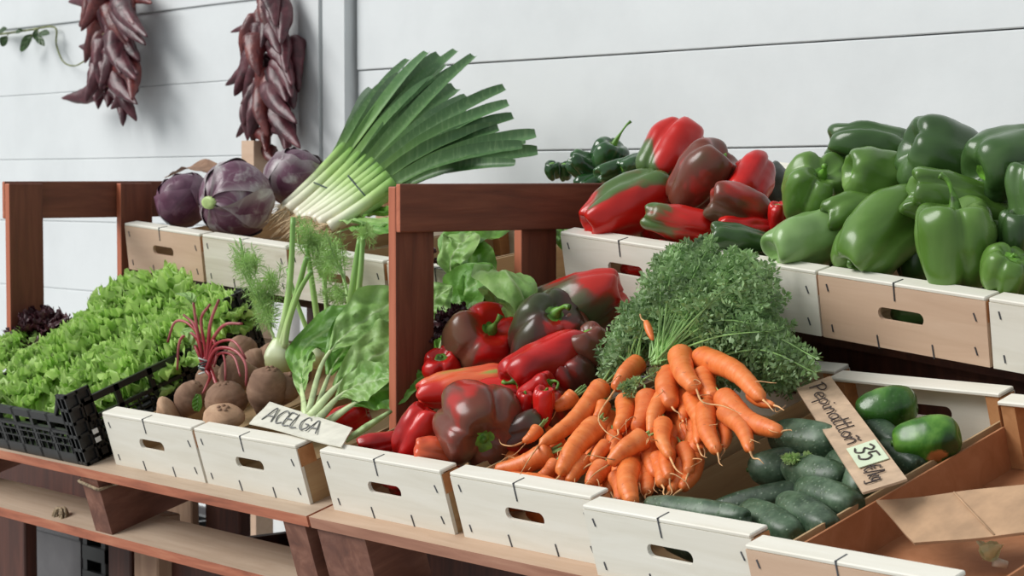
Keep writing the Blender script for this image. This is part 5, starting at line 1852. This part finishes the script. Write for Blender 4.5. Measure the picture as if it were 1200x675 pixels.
def fennel(label, bulb, br, stalks, fronds, seed, Y, bulb_h=1.15):
    rnd = random.Random(seed)
    P = fz(bulb[0], bulb[1], Y)
    s = pxm(P)
    r = empty('fennel', P, None, label, 'fennel', 'fennel bulbs with feathery tops')
    R = br * 0.3258 * s

    def f(a, b):
        th = 2 * pi * b
        z = a * 2 - 1
        rr = sqrt(max(0.0, 1 - z * z)) if z < 0 else (1 - 0.62 * (a * 2 - 1) ** 1.3)
        rr = max(rr, 0.16)
        k = 1 + 0.05 * cos(5 * th + 3 * z)
        return CR * (R * rr * k * cos(th)) + CF * (R * 0.72 * rr * k * sin(th)) + CU * (R * bulb_h * z), {'s': a}
    MB().grid(f, 24, 26, wrap_v=True, cap0=True, cap1=True).build('bulb', 'fennel_bulb', r)
    for pts, w in stalks:
        p3 = [fz(x, y, Y + dy) - P for x, y, dy in pts]
        MB().tube(spline(p3, 18), lambda t: w * 0.3258 * s * (1.15 - 0.4 * t), 10).build('stalk', 'fennel_stalk', r)
    mb = MB()
    for (x0, y0, x1, y1, dy, n) in fronds:
        for k in range(n):
            A = fz(x0 + rnd.uniform(-8, 8), y0 + rnd.uniform(-8, 8), Y + dy)
            B = fz(x1 + rnd.uniform(-26, 26), y1 + rnd.uniform(-26, 26), Y + dy + rnd.uniform(-0.03, 0.03))
            path = spline([A, A.lerp(B, 0.5) + CR * rnd.uniform(-0.008, 0.008), B], 8)
            mb.tube([p for p in path], 0.0009, 4)
            feather(mb, path, 7, 0.024, 0.015, rnd, 0.15, 0.7, 3, True)
    mb.v = [p - P for p in mb.v]
    mb.build('fronds', 'fennel_frond', r, smooth=False)
    return r


fennel('fennel with its whole white bulb showing, standing behind the beetroots', (240, 548), 60,
       [([(232, 510, 0), (262, 380, 0.005), (280, 220, 0.02), (287, 45, 0.03)], 13), ([(244, 510, 0), (275, 400, 0.0), (308, 290, 0.0), (335, 190, 0.0)], 12),
        ([(256, 510, 0), (272, 420, -0.01), (310, 310, -0.012), (352, 240, -0.01)], 10), ([(226, 500, 0), (180, 380, 0.0), (130, 270, 0.01), (95, 120, 0.01)], 5)],
       [(215, 440, 160, 330, 0.0, 6), (180, 380, 120, 220, 0.0, 6), (130, 280, 90, 160, 0.01, 5), (200, 420, 190, 280, 0.01, 5), (230, 420, 170, 400, -0.01, 4), (150, 250, 120, 180, 0.0, 6), (190, 330, 220, 250, 0.01, 5)], 1, 2.05)
fennel('fennel behind whose stalks cross the front fennel', (372, 545), 40,
       [([(352, 520, 0), (340, 460, -0.01), (300, 350, -0.02), (266, 230, -0.02)], 9), ([(376, 510, 0), (374, 420, 0.0), (352, 260, 0.0), (336, 150, 0.0)], 12),
        ([(398, 500, 0), (408, 400, 0.0), (398, 280, 0.01), (385, 180, 0.02)], 9)],
       [(340, 200, 330, 70, 0.0, 7), (385, 260, 370, 100, 0.01, 7), (400, 300, 420, 180, 0.01, 6), (405, 360, 450, 300, 0.0, 5), (340, 160, 400, 120, 0.0, 6)], 2, 2.19)
fennel('fennel with thick stalks rising from behind the chard leaf', (495, 480), 38,
       [([(488, 440, 0), (490, 380, 0.0), (505, 270, 0.0), (528, 120, 0.01)], 15), ([(515, 440, 0), (518, 360, 0.0), (530, 240, 0.0), (538, 110, 0.01)], 12),
        ([(480, 440, 0), (486, 360, 0.0), (470, 270, 0.01), (440, 190, 0.01)], 7)],
       [(470, 260, 430, 130, 0.0, 8), (445, 220, 400, 200, 0.0, 6), (525, 130, 530, 85, 0.0, 4), (480, 330, 440, 320, 0.0, 5)], 3, 2.16)

# ================================================================== DRIED PEPPER STRINGS
def dried_string(label, cl, items, Y, seed):
    """cl: centre line pixels, items: (start u, v, tip u, v, radius px, dY)"""
    rnd = random.Random(seed)
    org = atY(cl[0][0], cl[0][1], Y)
    r = empty('dried_pepper_string', org, None, label, 'dried peppers', 'strings of dried peppers on the wall')
    MB().tube([p - org for p in spline([atY(u, v, Y) for u, v in cl], 20)], 0.004, 6).build('string', 'twine', r)
    for i, (u0, v0, u1, v1, rp, dy) in enumerate(items):
        rp *= 1.3
        A, B = atY(u0, v0, Y + dy * 0.4), atY(u1, v1, Y + dy)
        s = pxm(A)
        R = rp * s
        L = (B - A).length
        off = Vector((rnd.uniform(-9, 9), i, seed))
        sd = (B - A).normalized().cross(CF).normalized()
        path = spline([A, A.lerp(B, 0.45) + sd * L * rnd.uniform(-0.12, 0.12) - CF * 0.006, B], 22)
        mb = MB()
        base_path = [p - org for p in path]
        n = 22
        rows = []
        prev = None
        for k in range(n + 1):
            t = k / n
            tan = (base_path[min(k + 1, n)] - base_path[max(k - 1, 0)]).normalized()
            prev = (CF - tan * CF.dot(tan)).normalized()
            b = tan.cross(prev)
            pr = (min(1, t / 0.16) ** 0.7) * (1 - max(0, t - 0.2) / 0.8) ** 0.75 + 0.04
            row = []
            for j in range(16):
                th = 2 * pi * j / 16
                w = 1 + 0.32 * noise.noise(Vector((cos(th) * 1.1, sin(th) * 1.1, t * 2.4)) + off) + 0.16 * noise.noise(Vector((cos(th) * 2.6, sin(th) * 2.6, t * 7)) + off)
                row.append(mb.av(base_path[k] + (prev * cos(th) * 0.62 + b * sin(th)) * R * pr * w))
            rows.append(row)
        for k in range(n):
            for j in range(16):
                q = (j + 1) % 16
                mb.f.append([rows[k][j], rows[k][q], rows[k + 1][q], rows[k + 1][j]])
        mb.f.append(rows[0][::-1])
        mb.f.append(rows[-1])
        mb.build('dried_pepper', 'dried_pepper_red' if rnd.random() < 0.28 else 'dried_pepper', r)
    mb = MB()
    for k in range(len(cl) * 4):
        t = (k + 0.5) / (len(cl) * 4)
        pth = spline([atY(u, v, Y) for u, v in cl], 40)
        c = pth[int(t * 40)] - CF * 0.02
        e = c + CR * rnd.uniform(-0.03, 0.03) + CU * rnd.uniform(-0.03, 0.01) - CF * 0.012
        mb.tube([p - org for p in spline([c, c.lerp(e, 0.5) - CF * 0.006, e], 5)], 0.0022, 5)
    mb.build('stalks', 'leek_root', r)
    return r


rn = random.Random(21)
it = [(118, -2, 80, 2, 9, -0.03), (150, -4, 178, 4, 8, -0.03), (112, 30, 102, -8, 11, -0.03), (120, 48, 92, 54, 7, -0.04), (122, 60, 104, 78, 7, -0.05),
      (118, 106, 72, 115, 9, -0.05), (114, 100, 115, 128, 7, -0.04), (136, 96, 144, 148, 9, -0.05), (150, 92, 160, 142, 10, -0.03),
      (128, 104, 126, 126, 7, -0.05), (150, 98, 130, 128, 9, -0.06)]
for k in range(34):
    v = -30 + 120 * rn.random()
    sx = rn.choice((-1, 1))
    u = 132 + sx * rn.uniform(0, 10)
    wdt = 30 if v < 40 else 22
    it.append((u, v, u + sx * rn.uniform(2, wdt * 1.25), v + rn.uniform(34, 58), rn.uniform(9, 12), -0.03 - 0.06 * rn.random()))
dried_string('left string of dark dried peppers hanging on the white wall, by the vine', [(134, -60), (134, 0), (132, 50), (134, 100), (140, 118)], it, 2.96, 3)
it = [(312, 14, 270, 38, 6, -0.03), (298, 70, 264, 100, 9, -0.05), (335, 80, 344, 128, 13, -0.05), (318, 80, 282, 122, 10, -0.07), (300, 108, 290, 165, 10, -0.06),
      (316, 100, 314, 160, 11, -0.08), (328, 140, 336, 178, 12, -0.05), (305, 150, 312, 178, 8, -0.06), (312, 178, 298, 196, 9, -0.05), (316, 172, 322, 190, 8, -0.05),
      (290, 60, 296, 140, 11, -0.03), (345, 40, 350, 108, 10, -0.03)]
for k in range(40):
    v = -30 + 150 * rn.random()
    sx = rn.choice((-1, 1))
    u = 315 + sx * rn.uniform(0, 10)
    wdt = 12 + 16 * min(1, max(0, (v + 20) / 80))
    it.append((u, v, u + sx * rn.uniform(2, wdt * 1.2), v + rn.uniform(40, 62), rn.uniform(9, 12.5), -0.03 - 0.06 * rn.random()))
dried_string('right string of reddish dried peppers hanging above the red cabbages, beside the wall trim', [(322, -60), (320, 0), (316, 60), (312, 130), (310, 178)], it, 2.96, 5)

# pale wooden post end under the right string
a, b = atY(287, 165, 2.9), atY(310, 205, 2.9)
m = MB().box((a.x, 2.89, 0), (a.x + 0.055, 2.94, a.z))
o = m.build('wooden_post', 'poplar_tan', None, loc=Vector((a.x, 2.89, 0)), smooth=False)
tag(o, 'pale wooden post end standing under the right string of dried peppers', 'post')

# vine on the wall
WYv = 2.985
org = atY(0, 40, WYv)
rv = empty('vine', org, None, 'thin green vine trailing along the wall at the left edge of the photo', 'vine')
vp = spline([atY(-40, 42, WYv), atY(0, 40, WYv), atY(35, 35, WYv), atY(64, 32, WYv), atY(66, 52, WYv), atY(74, 72, WYv - 0.01), (atY(88, 77, WYv - 0.02)), atY(104, 68, WYv - 0.03)], 40)
MB().tube([p - org for p in vp], lambda t: 0.0035 * (1 - 0.4 * t), 6).build('stem', 'vine_stem', rv)
for (u0, v0, u1, v1, w) in ((42, 36, 24, 60, 0.016), (40, 36, 52, 54, 0.011), (44, 38, 58, 40, 0.012), (10, 40, 2, 54, 0.014), (46, 32, 40, 46, 0.008), (-5, 40, 8, 34, 0.012), (30, 35, 18, 38, 0.008)):
    P0, P1 = atY(u0, v0, WYv - 0.012), atY(u1, v1, WYv - 0.03)
    sb = spline([P0, P0.lerp(P1, 0.5) - CF * 0.012, P1], 14)
    mb = leaf_into(MB(), sb[3:], lambda u: w * sin(pi * (0.06 + 0.9 * u)) ** 0.8, (tv + CU * 0.3).normalized(), 0.15, 0.1, 4, 3, 12, 8)
    mb.v = [p - org for p in mb.v]
    lo = mb.build('leaf', 'ivy_leaf', rv)
    MB().tube([p - org for p in sb[:5]], 0.0016, 5).build('leaf_stalk', 'vine_stem', lo)

# scrap in the empty crate
P = atS(1160, 658, (-1.008, 0))
r = empty('cabbage_scrap', P, None, 'small pale cabbage scrap lying on the floor of the nearly empty crate', 'scrap')
mb = MB()
for k in range(4):
    d = Vector((cos(k * 1.7), sin(k * 1.7) * 0.6, 0.4))
    leaf_into(mb, spline([P, P + d * 0.010 + Vector((0, 0, 0.008)), P + d * 0.018 + Vector((0, 0, 0.015))], 8), lambda u: 0.012 * sin(pi * (0.2 + 0.7 * u)), Vector((0, 0, 1)), 0.4, 0.4, 5, k, 8, 8)
under(r, 'leaf', 'cabbage_scrap', mb, P, True)
mb = MB().tube([P + CR * 0.004, P + CR * 0.02 - CU * 0.004], [0.006, 0.0045], 10)
under(r, 'core', 'card_white', mb, P, True)

# twine knot on the lower board and a bit of string round the pallet stringer
P = atS(72, 606, (-1.155, 0))
rn = random.Random(5)
mb = MB()
for k in range(7):
    c = P + Vector((rn.uniform(-0.008, 0.008), rn.uniform(-0.008, 0.004), 0.004))
    ax1, ax2 = LOW @ Vector((0.012, 0, rn.uniform(-0.004, 0.004))), LOW @ Vector((rn.uniform(-0.005, 0.005), 0.006, 0.012))
    mb.tube([c + ax1 * cos(q * pi / 8) + ax2 * sin(q * pi / 8) for q in range(17)], 0.0026, 6)
tag(mb.build('twine_knot', 'twine', None, loc=P), 'frayed twine knot on the front of the lower pallet board', 'twine')
P = low(-3.46, 1.634, -1.058)
ring = []
for k in range(25):
    a = 2 * pi * k / 24
    x = -3.46 + 0.034 * max(-1, min(1, 1.4 * cos(a)))
    y = 1.66 + 0.03 * max(-1, min(1, 1.4 * sin(a)))
    ring.append(low(x, y, -1.06 - 0.006 * cos(a)))
mb = MB().tube(ring, 0.003, 6)
mb.tube(spline([ring[0], low(-3.40, 1.66, -1.06), low(-3.37, 1.68, -1.05)], 8), 0.003, 6)
tag(mb.build('twine_loop', 'twine', None, loc=P), 'loop of string tied round the left pallet stringer', 'twine')

# ================================================================== UNDER THE STALL
def standing(name, label, cat, u0, u1, vtop, Y, depth, mat, group=None):
    a, b = atY(u0, vtop, Y), atY(u1, vtop, Y)
    m = MB().box((a.x, Y, 0), (b.x, Y + depth, a.z))
    o = m.build(name, mat, None, loc=Vector((a.x, Y, 0)), smooth=False)
    bv = o.modifiers.new('bevel', 'BEVEL')
    bv.width = 0.003
    return tag(o, label, cat, group)


standing('support_board', 'dark red-brown board standing under the far left end of the stall', 'board', -30, 28, 575, 2.10, 0.03, 'plank_dark', 'boards under the stall')
standing('support_board', 'dark brown board under the stall below the left pallet stringer', 'board', 126, 152, 598, 2.06, 0.03, 'plank_dark', 'boards under the stall')
standing('support_board', 'dusty tan post under the stall, right of the dark brown board', 'post', 156, 184, 598, 2.02, 0.05, 'plank_tan', 'boards under the stall')
standing('support_board', 'pale board standing at the back between the pallet boards', 'board', 182, 224, 572, 2.40, 0.02, 'plank_tan', 'boards under the stall')
standing('support_board', 'brown board at the back right of the pale one', 'board', 240, 280, 575, 2.44, 0.03, 'plank_dark', 'boards under the stall')
a, b = atY(-60, 532, 2.2), atY(112, 584, 2.2)
a.z, b.z = atY(40, 526, 2.2).z, atY(40, 588, 2.2).z
m = MB().box((a.x, 2.2, b.z), (b.x, 2.225, a.z))
o = m.build('cross_board', 'plank_dark', None, loc=Vector((a.x, 2.2, b.z)), smooth=False)
tag(o, 'dark cross board fixed under the left pallet between its stringers', 'board')
standing('support_board', 'brown board under the right pallet in deep shade', 'board', 490, 660, 640, 2.3, 0.03, 'plank_dark', 'boards under the stall')

# grey tub
a, b = atY(32, 606, 2.30), atY(94, 606, 2.30)
r = empty('grey_tub', Vector((a.x, 2.30, 0)), None, 'plain grey plastic tub under the left end of the stall', 'tub')
w, h = b.x - a.x, a.z
m = MB()
m.box((0, 0, 0), (w, 0.012, h)).box((0, 0.012, 0), (0.012, 0.4, h)).box((w - 0.012, 0.012, 0), (w, 0.4, h)).box((0.012, 0.388, 0), (w - 0.012, 0.4, h)).box((0.012, 0.012, 0), (w - 0.012, 0.388, 0.012))
m.build('body', 'grey_plastic', r, smooth=False)
MB().box((-0.008, -0.008, h - 0.02), (w + 0.008, -0.0005, h)).build('rim', 'grey_plastic', r, smooth=False)
# black crate under the stall
a, b = atY(96, 618, 2.28), atY(122, 618, 2.28)
r = empty('plastic_crate', Vector((a.x, 2.28, 0)), None, 'black plastic crate standing under the stall beside the grey tub', 'crate')
w, h = b.x - a.x, a.z
m = MB()
for z in np.arange(0.0, h, 0.055):
    m.box((0, 0, float(z)), (w, 0.012, float(z) + 0.03))
m.box((0, 0.002, 0), (0.018, 0.3, h)).box((w - 0.018, 0.002, 0), (w, 0.3, h)).box((0.02, 0.28, 0), (w - 0.02, 0.3, h))
m.build('body', 'crate_plastic', r, smooth=False)
# brown box under the stall
a, b = atY(190, 628, 2.05), atY(262, 628, 2.05)
r = empty('brown_box', Vector((a.x, 2.05, 0)), None, 'brown wooden box with a black rim under the middle of the left pallet', 'box')
w, h = b.x - a.x, a.z
m = MB()
m.box((0, 0, 0), (w, 0.02, h - 0.02)).box((0, 0.02, 0), (0.02, 0.3, h - 0.02)).box((w - 0.02, 0.02, 0), (w, 0.3, h - 0.02)).box((0.02, 0.28, 0), (w - 0.02, 0.3, h - 0.02))
m.build('body', 'plank_dark', r, smooth=False)
m = MB().box((-0.005, -0.005, h - 0.02), (w + 0.005, 0.024, h)).box((-0.005, 0.276, h - 0.02), (w + 0.005, 0.305, h))
m.build('rim', 'crate_plastic', r, smooth=False)

# ================================================================== LIGHT, CAMERA
w = bpy.data.worlds.new('overcast')
scene.world = w
w.use_nodes = True
w.node_tree.nodes['Background'].inputs[0].default_value = (0.90, 0.96, 1.0, 1)
w.node_tree.nodes['Background'].inputs[1].default_value = 0.50
sun = bpy.data.lights.new('soft_daylight', 'SUN')
sun.energy = 3.1
sun.angle = radians(35)
sun.color = (1.0, 0.985, 0.96)
so = bpy.data.objects.new('soft_daylight', sun)
COL.objects.link(so)
d = Vector((0.55, 0.75, -0.70))                  # from the front left, above
so.rotation_euler = d.to_track_quat('-Z', 'Y').to_euler()
so.location = (-6, -3, 5)

cam = bpy.data.cameras.new('camera')
co = bpy.data.objects.new('camera', cam)
COL.objects.link(co)
co.location = O
Rc = Matrix((CR, CU, -CF)).transposed()
co.rotation_euler = Rc.to_euler()
cam.sensor_width = 36
cam.lens = F / 1200 * 36
cam.clip_start = 0.05
cam.dof.use_dof = True
cam.dof.focus_distance = 3.05
cam.dof.aperture_fstop = 14.0
scene.camera = co
scene.view_settings.view_transform = 'Standard'
scene.view_settings.look = 'None'
scene.view_settings.exposure = 0.0
scene.view_settings.gamma = 1.0
scene.view_settings.use_curve_mapping = False
